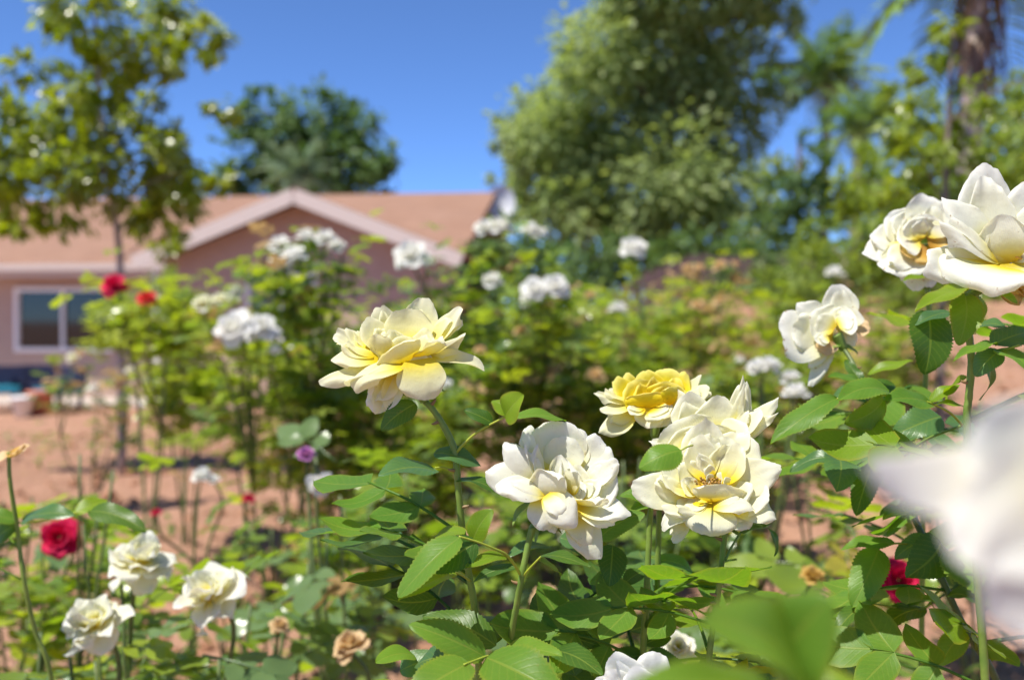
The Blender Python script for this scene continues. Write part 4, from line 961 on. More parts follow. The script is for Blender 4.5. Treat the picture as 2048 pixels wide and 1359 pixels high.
# --- right-hand group: open cream rose, cream rose behind it, bright yellow rose
z3 = Zoom(1180, 720, 3.6725, .645)
p3 = thing('rose_plant', Vector((P(1420, 1310, .66).x, P(1420, 1310, .66).y, 0)), 'rose plant with the open cream bloom showing its stamens', 'rose plant', 'rose plants in focus')
f3 = [
 ((860, 890, -60), (850, 440, -150), 330, (0, .2, 1), o_(cup=.3, tip_roll=.2, point=.15)),
 ((850, 880, -40), (805, 550, -90), 250, (.1, .2, 1), o_(cup=.3)),
 ((960, 890, -60), (1130, 510, -140), 380, (-.25, .2, .95), o_(cup=.25, tip_roll=.5)),
 ((900, 880, -50), (960, 560, -120), 260, (0, .2, .95), {}),
 ((1010, 900, -10), (1095, 615, -10), 190, (-.6, .25, .7), o_(side_roll=.8, cup=.4)),
 ((800, 940, -20), (540, 720, -50), 340, (.5, .3, .8), o_(cup=.4, tip_roll=.1)),
 ((740, 1010, 0), (320, 870, 10), 270, (.15, .4, .9), o_(bow=.02, tip_roll=.5, cup=.05)),
 ((770, 1000, 50), (500, 840, 70), 160, (.5, .6, .4), o_(cup=.5)),
 ((800, 970, 50), (675, 885, 70), 140, (.3, .4, .85), o_(cup=.4)),
 ((910, 840, 20), (805, 680, 30), 110, (.2, .2, .9), o_(side_roll=1.0, tip_roll=1.0)),
 ((905, 860, 20), (860, 770, 40), 90, (.2, .2, .9), o_(side_roll=1.0, tip_roll=1.0)),
 ((940, 1050, 80), (985, 900, 140), 400, (-.1, .55, -.7), o_(cup=.2, tip_roll=.7)),
 ((950, 1010, 40), (1320, 960, 90), 320, (-.25, .5, .8), o_(cup=.35, bow=.15, tip_roll=.2)),
 ((980, 950, -20), (1400, 770, -20), 260, (-.1, .3, .95), o_(bow=-.05, tip_roll=.6)),
 ((900, 1060, 80), (520, 1045, 170), 170, (0, .85, .4), o_(cup=-.1, tip_roll=.5)),
 ((880, 1070, 80), (1215, 1070, 190), 190, (.1, .85, .45), o_(bow=-.1, cup=-.1, tip_roll=.6)),
 ((880, 1050, 80), (870, 1295, 250), 350, (0, .5, .85), o_(bow=-.10, cup=-.05, tip_roll=.9, neck=.5)),
 ((810, 1070, 40), (525, 1220, 120), 170, (-.2, .7, .6), o_(bow=-.08)),
 ((730, 1140, 0), (590, 1330, 30), 100, (-.3, .5, .8), {}),
 ((1000, 1080, 50), (1390, 1080, 70), 250, (.2, .65, .7), o_(bow=-.05, tip_roll=.8)),
 ((960, 1080, 60), (1200, 1190, 100), 260, (.15, .6, .75), o_(bow=-.05)),
 ((860, 1020, 60), (640, 1070, 110), 200, (-.1, .8, .5), {}), ((900, 1020, 20), (1100, 860, 0), 260, (-.3, .5, .8), {}),
 ((850, 960, -120), (600, 900, -260), 380, (0, .5, .8), {}), ((950, 960, -120), (1250, 850, -260), 380, (0, .5, .8), {}), ((880, 1060, -40), (860, 1200, 60), 380, (0, .5, .8), {}),
]
fo = hero_flower(p3, z3, f3, 'petal_cream', ((880, 1000, -40), (990, 1270, -60), 75), 180, 'open cream bloom with orange stamens',
    [((990, 1220, -60), (1270, 1215, -20), 70, (.2, .8, .4)), ((1000, 1240, -60), (1100, 1290, 40), 50, (.2, .5, .8)), ((960, 1220, -80), (800, 1250, -60), 60, (-.2, .8, .4))])
b = MB(); ba = MB(); rs = random.Random(5)
for i in range(46):
    a = rs.uniform(0, 6.3); q = rs.uniform(10, 95)
    s0 = z3.pt(860 + q * .15 * math.cos(a), 950 + 4 * math.sin(a), 20); e = z3.pt(865 + q * math.cos(a), 912 - rs.uniform(0, 40) + q * .35 * math.sin(a), 60 + 25 * math.sin(a))
    b.add(*tube([s0, s0.lerp(e, .5) + VY * .001, e], z3.m(4), z3.m(3), 4, 3)); ba.add(*blob(e, z3.m(10), i, (1, 1, 1), 4, 6))
b.add(*blob(z3.pt(845, 940, 40), z3.m(38), 2, (1, .8, .7), 6, 9, .2))
one_st = b.build('stamens', M['stamen'], fo); kind(one_st, 'stuff'); kind(ba.build('anthers', M['anther'], fo), 'stuff')
for k, (x, y) in enumerate(((875, 858), (890, 905), (1000, 885))):
    one('petal', petal(z3.pt(x + 10, y + 40, 40), z3.pt(x - 5, y - 25, 60), z3.m(85), vdir((.2, .6, .7)), cup=.5, tip_roll=1.2, seed=900 + k), M['petal_cream'], fo)
canes(p3, [(1450, 1066, .647), (1447, 1090, .648), (1437, 1180, .65), (1428, 1240, .655), (1418, 1320, .66), (1410, 1500, .67), (1400, 2000, .69), (1400, 2900, .72), (1400, 4900, .66)], .0026, .0040, seed=15, thorns=3)
canes(p3, [(1450, 1120, .648), (1468, 1085, .652), (1490, 1058, .656), (1530, 1052, .66)], .0014, .0008, 'stem', 'leaf_stalk')
hero_leaf(p3, (1362, 900, .605), (1278, 936, .60), 60, (-.3, .5, .8), 'leaf_hero', .16, -.2, 300)
hero_leaf(p3, (1530, 1052, .66), (1548, 1112, .65), 26, (.7, .5, .4), 'leaf_dark', .2, .2, 301)
hero_leaf(p3, (1480, 1062, .655), (1542, 1046, .65), 30, (.1, .8, .5), 'leaf_dark', .1, .2, 302)
canes(p3, [(1385, 890, .625), (1375, 893, .615), (1362, 900, .605)], .001, .0008, 'stem_lime', 'leaf_stalk')

p3b = thing('rose_plant', Vector((P(1288, 1300, .7).x, P(1288, 1300, .7).y, 0)), 'rose plant with the cream bloom tucked behind the open one', 'rose plant', 'rose plants in focus')
f3c = [
 ((760, 640, -300), (650, 425, -330), 440, (0, .25, .95), o_(cup=.2, tip_roll=.4)),
 ((930, 600, -320), (950, 262, -380), 340, (0, .15, 1), o_(cup=.25)),
 ((800, 580, -380), (760, 235, -430), 330, (0, .15, 1), {}),
 ((1040, 560, -340), (1105, 140, -360), 160, (-.3, .2, .9), o_(point=.2, fan=.5)),
 ((1080, 540, -380), (1165, 170, -400), 140, (-.3, .2, .9), {}),
 ((1000, 580, -280), (1230, 335, -260), 200, (-.4, .6, .4), o_(cup=.3, side_roll=.8)),
 ((1010, 580, -300), (1370, 290, -300), 190, (-.2, .6, .7), o_(fan=.5, point=.15)),
 ((980, 620, -230), (1150, 470, -200), 300, (-.2, .6, .6), {}), ((780, 640, -270), (430, 575, -250), 130, (0, .8, .5), {}),
 ((880, 600, -260), (880, 470, -240), 360, (0, .4, -.6), o_(tip_roll=.9)), ((900, 660, -260), (780, 760, -160), 340, (0, .6, .7), {}), ((960, 660, -280), (1150, 640, -220), 300, (0, .6, .7), {}),
 ((880, 600, -420), (1050, 450, -520), 380, (0, .5, .8), {}), ((850, 620, -420), (620, 500, -520), 380, (0, .5, .8), {})]
hero_flower(p3b, z3, f3c, 'petal_cream', ((880, 620, -330), (620, 900, -340), 70), 220, 'cream bloom half hidden behind the open one')
canes(p3b, [(1349, 965, .685), (1320, 985, .69), (1303, 1010, .69), (1297, 1100, .69), (1292, 1210, .692), (1286, 1310, .70), (1280, 1600, .71), (1280, 2600, .73), (1290, 4700, .70)], .0028, .0042, seed=21, thorns=3)
canes(p3b, [(1288, 1225, .69), (1270, 1195, .69), (1240, 1152, .69), (1225, 1110, .688)], .0016, .001, 'stem_lime', 'leaf_stalk', seed=22)
for i, a in enumerate([((1240, 1150, .69), (1180, 1165, .69), 40, (-.1, .8, .5), 'leaf_hero'), ((1250, 1165, .69), (1290, 1140, .70), 34, (.1, .8, .5), 'leaf_dark'), ((1296, 1000, .69), (1240, 990, .69), 34, (-.1, .8, .5), 'leaf_hero'), ((1300, 1005, .69), (1262, 1020, .69), 30, (-.1, .8, .5), 'leaf_hero'),
      ((1286, 1310, .70), (1210, 1330, .70), 50, (-.1, .8, .5), 'leaf_dark'), ((1286, 1320, .70), (1370, 1340, .70), 56, (.1, .8, .5), 'leaf_blue'), ((1285, 1290, .70), (1340, 1270, .72), 40, (.1, .8, .5), 'leaf_dark')]):
    hero_leaf(p3b, *a, seed=320 + i)

p3y = thing('rose_plant', Vector((P(1310, 1000, .75).x, P(1310, 1000, .75).y, 0)), 'rose plant with the bright yellow bloom', 'rose plant', 'rose plants in focus')
z3y = Zoom(1180, 720, 3.6725, .72)
yw = 'petal_warm'
f3y = [((500, 330, -60), (400, 60, -120), 220, (0, .3, 1), {}), ((560, 330, -60), (610, 48, -120), 270, (-.1, .3, 1), {}), ((600, 330, -40), (690, 85, -100), 180, (-.3, .3, .9), {}),
 ((420, 330, -70), (270, 70, -130), 110, (.2, .3, .9), {}), ((380, 320, -40), (190, 110, -60), 170, (.3, .4, .8), {}), ((430, 330, 0), (300, 150, 0), 280, (.3, .4, .8), {}), ((560, 330, 0), (600, 165, 0), 300, (-.1, .4, .8), {}),
 ((420, 350, 60), (410, 220, 90), 290, (0, .6, -.7), o_(tip_roll=1.0)), ((600, 330, 40), (640, 190, 50), 240, (-.2, .5, -.5), {}),
 ((640, 310, 0), (865, 185, 0), 190, (-.3, .7, .5), o_(mat=yw)), ((660, 280, -60), (805, 95, -80), 80, (-.3, .5, .7), o_(mat=yw)), ((680, 300, -40), (900, 220, -40), 90, (-.2, .7, .5), o_(mat=yw)),
 ((340, 300, 0), (35, 215, 10), 90, (0, .8, .5), o_(mat=yw)), ((340, 310, 30), (55, 335, 60), 130, (-.1, .8, .5), o_(mat=yw)), ((330, 360, 20), (80, 520, 40), 190, (-.2, .5, .8), o_(mat=yw, point=.15)), ((300, 280, -40), (140, 190, -60), 90, (0, .7, .5), o_(mat=yw)),
 ((430, 350, 60), (430, 500, 140), 190, (0, .5, .85), o_(mat='petal_cream', tip_roll=.8)), ((400, 350, 70), (275, 365, 120), 120, (-.1, .7, .6), o_(mat='petal_cream')), ((470, 350, 70), (560, 410, 150), 260, (.1, .7, .6), o_(mat='petal_cream', tip_roll=.8)),
 ((600, 340, 50), (690, 240, 90), 220, (.1, .6, .7), o_(mat='petal_cream')), ((500, 360, 0), (560, 480, 40), 240, (0, .5, .8), o_(mat='petal_cream')), ((480, 340, -60), (250, 260, -160), 320, (0, .5, .8), {}), ((520, 340, -60), (760, 260, -160), 320, (0, .5, .8), {})]
hero_flower(p3y, z3y, f3y, 'petal_yellow', ((500, 370, -40), (470, 560, -60), 60), 260, 'bright yellow bloom with cream outer petals')
canes(p3y, [(1308, 870, .73), (1310, 900, .735), (1318, 1000, .74), (1315, 1150, .75), (1310, 1400, .76), (1305, 2400, .79), (1310, 4500, .75)], .0028, .0040, seed=25)
for i, a in enumerate([((1318, 1000, .74), (1370, 1060, .76), 40, (.1, .8, .5), 'leaf_dark'), ((1316, 1120, .75), (1390, 1150, .76), 44, (.1, .8, .5), 'leaf_hero'), ((1316, 1130, .75), (1250, 1210, .76), 40, (-.1, .8, .5), 'leaf_dark')]):
    hero_leaf(p3y, *a, seed=340 + i)

# --- right edge: white rose, one behind it, wilted white rose, and their canes
z4 = Zoom(1540, 320, 2.955, .64)
p4 = thing('rose_plant', Vector((P(1950, 1200, .66).x, P(1950, 1200, .66).y, 0)), 'rose plant with the large creamy white bloom at the right edge', 'rose plant', 'rose plants in focus')
f4 = [
 ((1330, 560, -60), (1310, 20, -130), 340, (0, .1, 1), o_(cup=.2, tip_roll=.35, ruf=.04)),
 ((1300, 560, -40), (1050, 180, -50), 190, (.25, .25, .9), o_(bow=-.05, tip_roll=.6)),
 ((1350, 600, 20), (985, 365, 70), 170, (.05, .65, .75), o_(bow=-.06, cup=-.1, ruf=.09, tip_roll=.4)),
 ((1310, 630, 20), (905, 560, 80), 260, (0, .55, .85), o_(ruf=.12, tip_roll=1.0)),
 ((1340, 620, 60), (1170, 745, 270), 460, (-.1, .85, .5), o_(tip_roll=1.2, neck=.5, bow=-.06, ruf=.05)),
 ((1410, 610, 30), (1310, 335, 70), 280, (.3, .5, -.6), o_(tip_roll=.6, cup=.25)),
 ((1440, 580, -40), (1570, 120, -80), 290, (-.2, .15, .95), {}), ((1450, 580, 0), (1580, 250, 20), 240, (-.5, .4, .7), o_(ruf=.08)),
 ((1450, 610, 0), (1760, 400, 20), 300, (-.3, .4, .85), {}), ((1450, 630, 20), (1780, 640, 60), 300, (-.1, .6, .8), o_(tip_roll=.8)), ((1430, 610, 60), (1560, 720, 210), 280, (.1, .65, .75), o_(tip_roll=.9, neck=.5)),
 ((1440, 640, 0), (1485, 860, 40), 160, (.1, .3, .95), o_(mat='petal_brown', ruf=.1, neck=.5)), ((1480, 640, 0), (1580, 830, 30), 160, (.2, .3, .9), o_(mat='petal_brown', ruf=.1)),
 ((1380, 590, 0), (1420, 400, 0), 220, (0, .3, .9), {}), ((1440, 600, 30), (1500, 470, 60), 200, (-.3, .5, .8), o_(ruf=.1)), ((1400, 620, -80), (1200, 520, -200), 340, (0, .4, .9), {}), ((1440, 620, -80), (1650, 520, -200), 340, (0, .4, .9), {})]
f4o = hero_flower(p4, z4, f4, 'petal_ivory', ((1400, 650, -20), (1180, 800, -20), 60), 300, 'large creamy white bloom at the right edge')
b = MB()
for i in range(24):
    a = rs.uniform(0, 6.3); s0 = z4.pt(1480, 590, 20); e = z4.pt(1490 + 50 * math.cos(a), 545 + 35 * math.sin(a), 70); b.add(*tube([s0, s0.lerp(e, .5), e], z4.m(3), z4.m(4), 4, 2)); b.add(*blob(e, z4.m(8), i, (1, 1, 1), 4, 6))
kind(b.build('stamens', M['stamen'], f4o), 'stuff')
canes(p4, [(1937, 586, .64), (1934, 610, .64), (1937, 660, .642), (1943, 720, .645), (1938, 790, .648), (1934, 840, .65), (1940, 960, .655), (1955, 1150, .66), (1975, 1500, .67), (1985, 2400, .69), (1970, 4800, .66)], .0034, .0045, seed=31, thorns=4)
canes(p4, [(1946, 735, .645), (1965, 722, .64), (1990, 705, .632), (2040, 690, .62)], .0017, .0012, 'stem_lime', 'leaf_stalk', seed=32)
for i, a in enumerate([
  ((1928, 578, .638), (1830, 624, .60), 46, (-.1, .85, .45), 'leaf_lime'), ((1930, 588, .64), (1918, 690, .625), 62, (-.3, .2, .9), 'leaf_lime'), ((1945, 590, .64), (1950, 668, .66), 40, (.4, .2, .9), 'leaf_lime'), ((1950, 580, .64), (2035, 605, .62), 44, (.1, .85, .4), 'leaf_lime'),
  ((1856, 622, .70), (1850, 748, .69), 92, (.2, .25, .95), 'leaf_dark'), ((1900, 625, .70), (1830, 650, .69), 40, (-.1, .9, .4), 'leaf_blue'), ((1990, 690, .632), (1906, 724, .60), 30, (-.1, .9, .35), 'leaf_hero'), ((1958, 650, .70), (2012, 655, .69), 44, (.1, .8, .5), 'leaf_blue'),
  ((2000, 700, .63), (1950, 752, .63), 50, (.1, .8, .5), 'leaf_blue'), ((1992, 700, .63), (2060, 740, .61), 60, (.2, .7, .6), 'leaf_hero'), ((1985, 690, .63), (2060, 665, .64), 60, (.1, .8, .5), 'leaf_blue'), ((1975, 720, .66), (1960, 800, .68), 40, (.4, .4, .8), 'leaf_dark'),
  ((1930, 755, .66), (1895, 800, .69), 34, (-.2, .6, .7), 'leaf_lime')]):
    hero_leaf(p4, *a, seed=360 + i)

z5 = Zoom(1540, 320, 2.955, .86)
p5 = thing('rose_plant', Vector((P(1835, 1000, .86).x, P(1835, 1000, .86).y, 0)), 'rose plant with the fading bloom behind the white rose at right', 'rose plant', 'rose plants in focus')
f5 = [((880, 480, 0), (570, 560, 40), 230, (-.2, .4, .9), {}), ((860, 460, -20), (595, 455, 0), 200, (-.2, .5, .85), {}), ((860, 440, -40), (690, 320, -60), 230, (-.1, .4, .9), o_(tip_roll=.8)), ((880, 440, -60), (830, 265, -90), 220, (0, .3, .9), {}),
 ((910, 430, -40), (930, 185, -70), 220, (0, .3, .9), {}), ((940, 440, -40), (1030, 230, -60), 200, (-.2, .3, .9), {}), ((860, 500, 40), (690, 655, 120), 260, (-.2, .5, .8), {}), ((880, 480, 60), (760, 460, 110), 200, (-.2, .5, .8), o_(tip_roll=1)),
 ((890, 460, 60), (860, 330, 90), 190, (0, .5, .8), o_(tip_roll=1)), ((920, 450, 40), (980, 330, 60), 200, (0, .5, .8), {}), ((900, 500, 60), (820, 570, 140), 180, (0, .5, .8), o_(mat='petal_brown')), ((920, 500, 20), (860, 770, 60), 200, (0, .3, .9), {}), ((940, 500, 0), (960, 760, 40), 180, (.2, .3, .9), {}),
 ((930, 480, 40), (1060, 470, 60), 200, (.2, .5, .8), o_(mat='petal_brown')), ((900, 470, -80), (750, 400, -160), 300, (0, .5, .8), {})]
hero_flower(p5, z5, f5, 'petal_faded', ((900, 500, -20), (930, 760, -60), 60), 330, 'fading cream bloom')
canes(p5, [(1855, 577, .865), (1858, 640, .87), (1850, 800, .88), (1845, 1100, .89), (1840, 1800, .9), (1830, 3900, .86)], .0032, .0045, seed=35)
hero_leaf(p5, (1865, 555, .85), (1805, 563, .83), 22, (-.1, .8, .5), 'leaf_lime', seed=390)
z6 = Zoom(1540, 320, 2.955, .84)
p6 = thing('rose_plant', Vector((P(1950, 1330, .75).x, P(1950, 1330, .75).y, 0)), 'rose plant with the wilted white bloom on a long slanting cane', 'rose plant', 'rose plants in focus')
f6 = [((370, 1050, 0), (65, 1020, 40), 300, (-.25, .35, .9), o_(cup=.05, tip_roll=.3, fan=.12)), ((380, 980, -60), (155, 850, -70), 190, (-.1, .5, .85), {}), ((430, 970, -30), (405, 728, -40), 190, (-.35, .25, .9), o_(cup=.3)), ((400, 970, 30), (510, 920, 70), 190, (-.2, .6, .75), {}),
 ((470, 970, -20), (595, 975, -20), 140, (.2, .6, .7), o_(mat='petal_peach', ruf=.1)), ((350, 1060, 40), (265, 1050, 60), 80, (0, .5, .8), {}), ((340, 1100, 0), (212, 1340, 20), 90, (-.3, .4, .8), o_(fan=.5)), ((340, 1060, 20), (330, 1150, 40), 120, (0, .3, .9), o_(mat='petal_peach')),
 ((380, 1000, 10), (250, 900, 0), 220, (-.1, .4, .9), {}), ((440, 990, 10), (470, 860, 0), 180, (-.1, .4, .9), {}), ((360, 1060, -40), (200, 1150, -60), 220, (-.2, .3, .9), {}), ((400, 1010, -60), (520, 1010, -100), 200, (.2, .5, .8), {})]
hero_flower(p6, z6, f6, 'petal_faded', ((390, 1030, -20), (440, 1120, -20), 50), 350, 'wilted white bloom', [((430, 1090, -20), (520, 1150, 0), 40, (.2, .7, .6)), ((420, 1100, -20), (370, 1110, 40), 34, (-.2, .7, .6))])
canes(p6, [(1690, 700, .84), (1705, 725, .83), (1730, 780, .81), (1765, 860, .79), (1800, 960, .77), (1840, 1060, .755), (1885, 1160, .745), (1935, 1265, .74), (2000, 1380, .74), (2080, 1700, .75), (2120, 2600, .76), (2060, 4300, .75)], .0028, .0050, 'cane', seed=37, thorns=6)
canes(p6, [(1925, 850, .70), (1900, 825, .69), (1862, 806, .68), (1815, 795, .675), (1770, 790, .67), (1672, 797, .66)], .0015, .0009, 'stem_lime', 'leaf_stalk', seed=38)
canes(p6, [(1790, 925, .78), (1850, 880, .74), (1925, 850, .70)], .0018, .0015, 'stem', 'leaf_stalk', seed=39)
for i, a in enumerate([
  ((1674, 797, .66), (1541, 888, .645), 56, (-.2, .75, .6), 'leaf_hero'), ((1778, 782, .67), (1676, 802, .65), 56, (0, .75, .65), 'leaf_hero'), ((1768, 798, .672), (1690, 846, .66), 62, (.1, -.25, .9), 'leaf_lime'), ((1860, 808, .68), (1768, 800, .66), 56, (0, .75, .65), 'leaf_hero'),
  ((1860, 802, .68), (1920, 770, .68), 30, (-.2, .8, .5), 'leaf_lime'), ((1868, 808, .68), (1930, 814, .67), 24, (.1, .9, .4), 'leaf_lime'), ((1882, 832, .72), (1783, 872, .71), 66, (-.1, .6, .75), 'leaf_blue'), ((1676, 914, .70), (1672, 984, .66), 68, (0, .6, .8), 'leaf_blue'),
  ((1748, 922, .75), (1712, 1032, .73), 52, (-.4, .4, .8), 'leaf_dark'), ((1736, 748, .81), (1826, 722, .81), 26, (-.1, .8, .5), 'leaf_lime'), ((1722, 765, .81), (1655, 755, .79), 30, (0, .8, .5), 'leaf_hero'), ((1726, 770, .81), (1690, 720, .83), 24, (-.2, .7, .6), 'leaf_dark'), ((1735, 790, .81), (1790, 770, .82), 44, (.1, .7, .6), 'leaf_dark'),
  ((1740, 770, .80), (1660, 800, .82), 44, (0, .8, .5), 'leaf_blue'), ((1755, 840, .79), (1720, 870, .78), 44, (-.3, .6, .7), 'leaf_dark'), ((1780, 880, .78), (1740, 905, .77), 40, (-.2, .8, .4), 'leaf_dark'), ((1675, 915, .73), (1580, 945, .74), 36, (-.1, .8, .5), 'leaf_blue'), ((1740, 900, .78), (1690, 880, .77), 28, (-.1, .8, .4), 'leaf_dark'),
  ((1758, 1096, .73), (1704, 1215, .71), 66, (-.35, .5, .8), 'leaf_hero'), ((1788, 1086, .73), (1682, 1098, .72), 38, (-.1, .85, .45), 'leaf_hero'), ((1882, 1084, .72), (1812, 1155, .69), 82, (-.1, .45, .85), 'leaf_dark'), ((1866, 1080, .73), (1790, 1118, .74), 44, (-.1, .7, .6), 'leaf_blue'), ((1893, 1104, .70), (2006, 1226, .66), 104, (.15, .5, .85), 'leaf_hero'),
  ((1846, 1000, .74), (1773, 1070, .72), 34, (-.3, .8, .5), 'leaf_hero'), ((1820, 1010, .76), (1760, 1030, .77), 34, (-.1, .7, .6), 'leaf_dark'), ((1740, 1205, .72), (1664, 1282, .70), 36, (-.4, .7, .5), 'leaf_dark'), ((1850, 1215, .74), (1750, 1272, .72), 44, (-.1, .8, .5), 'leaf_dark'), ((1870, 1200, .74), (1800, 1215, .74), 28, (-.1, .9, .3), 'leaf_hero'),
  ((1895, 1190, .74), (1945, 1195, .73), 30, (.1, .8, .5), 'leaf_dark'), ((1720, 1350, .74), (1680, 1300, .74), 60, (-.2, .6, .7), 'leaf_blue'), ((1960, 1290, .72), (2040, 1330, .70), 60, (.1, .8, .5), 'leaf_hero'), ((1930, 1260, .74), (1880, 1330, .74), 50, (-.2, .7, .6), 'leaf_hero'), ((1870, 1090, .73), (1900, 1040, .72), 44, (.1, .5, .8), 'leaf_hero')]):
    hero_leaf(p6, *a, seed=400 + i, wave=.035)
canes(p6, [(1860, 1110, .745), (1830, 1090, .74), (1788, 1086, .735), (1758, 1094, .73)], .0015, .001, 'stem_lime', 'leaf_stalk')
canes(p6, [(1890, 1170, .745), (1868, 1190, .745), (1850, 1214, .74), (1800, 1215, .735), (1740, 1205, .725)], .0015, .001, 'stem_lime', 'leaf_stalk')

# --- very near rose and leaves, out of focus
p7 = thing('rose_plant', Vector((P(2120, 1250, .19).x, .22, 0)), 'out of focus white rose very near the lens at the right', 'rose plant')
z7 = Zoom(0, 0, 1.0, .175)
f7 = [((2160, 960, 0), (1745, 925, 30), 190, (.1, .5, .9), o_(fan=.55, point=.2, tip_roll=.2)), ((2150, 960, -20), (1950, 855, 0), 270, (.1, .3, .9), o_(fan=.35)), ((2170, 980, 20), (1905, 1070, 80), 250, (.1, .3, .9), o_(tip_roll=.3, bow=-.05)),
 ((2180, 1000, 30), (1995, 1255, 110), 270, (0, .2, .95), o_(tip_roll=.3, bow=-.08)), ((2190, 940, -60), (2150, 740, -100), 160, (0, .3, .9), {}), ((2200, 1000, 40), (2140, 1250, 120), 260, (.1, .5, .9), {}), ((2220, 950, 0), (2420, 820, 0), 330, (.2, .5, .8), {}), ((2220, 1000, 20), (2440, 1120, 60), 330, (.3, .5, .8), {}), ((2190, 960, 60), (2080, 900, 90), 220, (.3, .1, .9), {})]
hero_flower(p7, z7, f7, 'petal_near', ((2180, 1000, -30), (2190, 1330, -50), 60), 500, 'blurred white bloom close to the lens', dense=False)
canes(p7, [(2190, 1325, .18), (2180, 1500, .183), (2160, 2400, .19), (2300, 9000, .2), (2120, 13500, .22)], .003, .004, seed=51)
p8 = thing('rose_plant', Vector((P(1560, 1400, .30).x, .33, 0)), 'out of focus rose shoot with broad green leaves near the lens at bottom', 'rose plant')
canes(p8, [(1570, 1330, .29), (1560, 1450, .30), (1555, 2500, .31), (1560, 9000, .33)], .0022, .0035, seed=52)
for i, a in enumerate([((1610, 1350, .28), (1405, 1235, .255), 170, (-.1, .7, .7), 'leaf_hero'), ((1560, 1350, .29), (1660, 1195, .27), 190, (-.1, .7, .8), 'leaf_hero'), ((1540, 1380, .29), (1250, 1372, .26), 110, (-.1, .8, .6), 'leaf_hero'), ((1580, 1390, .29), (1760, 1400, .28), 110, (.1, .8, .6), 'leaf_lime')]):
    hero_leaf(p8, *a, seed=460 + i)

# --- white bloom rising at the bottom edge, brown spent head behind it
p9 = thing('rose_plant', Vector((P(1300, 1420, .64).x, P(1300, 1420, .64).y, 0)), 'rose plant with a white bloom cut off by the bottom edge', 'rose plant', 'rose plants in focus')
z9 = Zoom(0, 0, 1.0, .62)
f9 = [((1300, 1420, 0), (1222, 1308, -10), 80, (.1, .3, .9), {}), ((1300, 1420, -20), (1322, 1298, -40), 74, (0, .2, 1), {}), ((1310, 1420, -10), (1382, 1335, -20), 70, (-.2, .4, .9), {}), ((1290, 1420, 10), (1190, 1362, 20), 80, (-.1, .6, .8), {}), ((1300, 1430, 20), (1262, 1338, 20), 80, (.1, .4, .9), {}),
 ((1310, 1430, 20), (1345, 1350, 20), 80, (-.1, .4, .9), {}), ((1320, 1430, 10), (1440, 1352, 10), 80, (.1, .6, .8), {}), ((1300, 1440, 30), (1300, 1380, 60), 110, (0, .6, -.5), {}), ((1300, 1430, 10), (1220, 1440, 60), 90, (-.1, .7, .7), {}), ((1310, 1430, 10), (1400, 1440, 60), 90, (.1, .7, .7), {})]
hero_flower(p9, z9, f9, 'petal_white', ((1305, 1430, 0), (1310, 1490, -10), 16), 520, 'white bloom at the bottom edge')
canes(p9, [(1310, 1488, .622), (1312, 1700, .63), (1310, 2600, .64), (1300, 5000, .64)], .003, .004, seed=55)
bush('low rose shoot with a brown edged spent bloom at bottom centre', 1360, .95, 1320, 60, 14, 140, CO, [(1355, 1295, .9, .034, 'petal_faded', (-.1, .6, .7))], 2, low=.5, size=.09)

# --- lower left roses
bush('rose bush with the drooping cream bloom at lower left, below the red rose', 270, 1.15, 1140, 60, 26, 151, GREEN, [(282, 1120, 1.12, .072, 'petal_faded', (.25, .95, .25))], 3, low=.5, size=.10, wild=1)
bush('rose bush with a ruffled fading cream bloom beside the drooping one', 420, 1.1, 1230, 60, 34, 152, GREEN, [(420, 1188, 1.08, .078, 'petal_faded', (-.25, .85, .45))], 3, low=.6, size=.10, wild=1)
bush('rose bush with the cream bloom nearest the bottom left corner', 190, 1.08, 1300, 60, 24, 153, GREEN, [(190, 1248, 1.05, .072, 'petal_faded', (-.2, .85, .45))], 3, low=.6, size=.10, wild=1)
p10 = thing('rose_plant', Vector((P(100, 1360, .95).x, P(100, 1360, .95).y, 0)), 'tall bare cane with a dried bud at the left edge', 'rose plant')
canes(p10, [(18, 905, .93), (20, 960, .93), (35, 1060, .94), (48, 1160, .94), (70, 1260, .95), (105, 1370, .96), (140, 1700, 1.0), (170, 2400, 1.0), (100, 3500, .95)], .0028, .0042, seed=61)
zz = Zoom(0, 0, 1, .93)
hero_flower(p10, zz, [((18, 905, 0), (58, 888, 5), 30, (0, .8, .5), o_(mat='petal_peach')), ((18, 905, 0), (-15, 915, 10), 28, (0, .8, .5), o_(mat='petal_peach')), ((18, 905, 0), (40, 900, 15), 26, (0, .6, .6), o_(mat='petal_brown'))], 'petal_peach', ((18, 904, 0), (19, 925, 0), 6), 560, 'dried bud')
for i, a in enumerate([((45, 1040, .94), (150, 1030, .92), 48, (.1, .8, .5), 'leaf_blue'), ((180, 1022, .93), (292, 1062, .91), 46, (.1, .7, .6), 'leaf_dark'), ((150, 1025, .93), (215, 1000, .95), 36, (.1, .7, .6), 'leaf_lime'), ((35, 1040, .94), (-60, 1035, .93), 40, (-.1, .8, .5), 'leaf_hero'), ((30, 1050, .94), (-20, 1100, .95), 46, (-.4, .4, .8), 'leaf_dark')]):
    hero_leaf(p10, *a, seed=480 + i)
canes(p10, [(37, 1045, .94), (90, 1040, .93), (150, 1025, .93), (185, 1022, .93)], .0013, .0008, 'stem_lime', 'leaf_stalk')

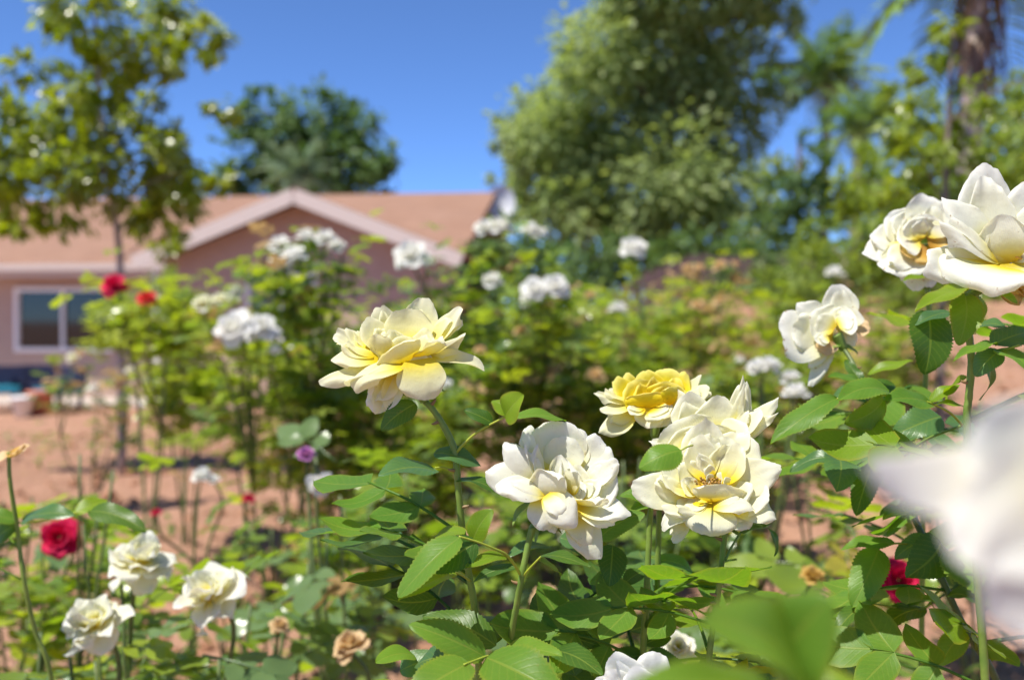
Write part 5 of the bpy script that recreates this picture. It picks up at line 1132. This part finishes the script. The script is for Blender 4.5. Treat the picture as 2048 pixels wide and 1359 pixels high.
# --- further compound leaves along the near canes
HL = {k: [compound(k, 20 + q) for q in range(3)] for k in ('leaf_hero', 'leaf_blue', 'leaf_dark', 'leaf_lime')}
CLEAR = [(800, 710, 200), (1115, 980, 190), (1415, 960, 190), (1310, 800, 150), (1950, 470, 190), (1650, 650, 130), (990, 1320, 90), (880, 1130, 70), (190, 1248, 130), (280, 1120, 130), (420, 1190, 110), (120, 1075, 80), (1797, 1160, 80), (640, 960, 80), (1310, 1335, 90), (1355, 1295, 60)]
def dress(plant, pts, n, seed, size=.125, lo=0.0):
    r = random.Random(seed); c = catmull([P(*p) for p in pts], 10)
    for i in range(n):
        p = c[int((lo + (1 - lo) * (i + r.random()) / n) * (len(c) - 1))]
        for tries in range(8):
            a = r.uniform(0, 6.3); dr = Vector((math.cos(a), math.sin(a) * .8 + .25, r.uniform(-.1, .5))).normalized()
            q = p + dr * size * .6 - cam.location; dep = q.y * ct - q.z * st
            x, y = CX + q.x / dep * FPX, CY - (q.y * st + q.z * ct) / dep * FPX
            if all((x - fx) ** 2 + (y - fy) ** 2 > fr ** 2 for fx, fy, fr in CLEAR): break
        else: continue
        nn = Vector((r.gauss(0, .3), r.gauss(0, .3) - .15, 1)); yv = nn.cross(dr).normalized(); nn = dr.cross(yv)
        link('leaf', r.choice(HL[r.choice(('leaf_hero', 'leaf_blue', 'leaf_dark', 'leaf_hero', 'leaf_lime'))]), plant, p, Matrix((dr, yv, nn)).transposed().to_quaternion(), size * r.uniform(.8, 1.15))
dress(pl, [(926, 1070, .665), (938, 1150, .67), (950, 1225, .675), (962, 1420, .69)], 5, 1)
dress(p2, [(1022, 1275, .66), (1005, 1420, .68), (995, 1560, .69)], 4, 2)
dress(p3, [(1428, 1240, .655), (1418, 1320, .66), (1410, 1500, .67)], 4, 3)
dress(p3b, [(1292, 1210, .692), (1286, 1310, .70), (1280, 1500, .71)], 5, 4)
dress(p3y, [(1315, 1150, .75), (1310, 1400, .76)], 4, 5)
dress(p4, [(1938, 790, .648), (1940, 960, .655), (1955, 1150, .66), (1975, 1400, .67)], 6, 6)
dress(p5, [(1858, 640, .87), (1850, 800, .88), (1845, 1100, .89), (1842, 1400, .9)], 8, 7)
dress(p6, [(1765, 860, .79), (1800, 960, .77), (1840, 1060, .755), (1885, 1160, .745), (1935, 1265, .74), (2000, 1380, .74)], 7, 8)
dress(p10, [(35, 1060, .94), (48, 1160, .94), (70, 1260, .95), (105, 1370, .96)], 3, 9, .10)

for a, k in QUEUE: build_bush(*a, **k)
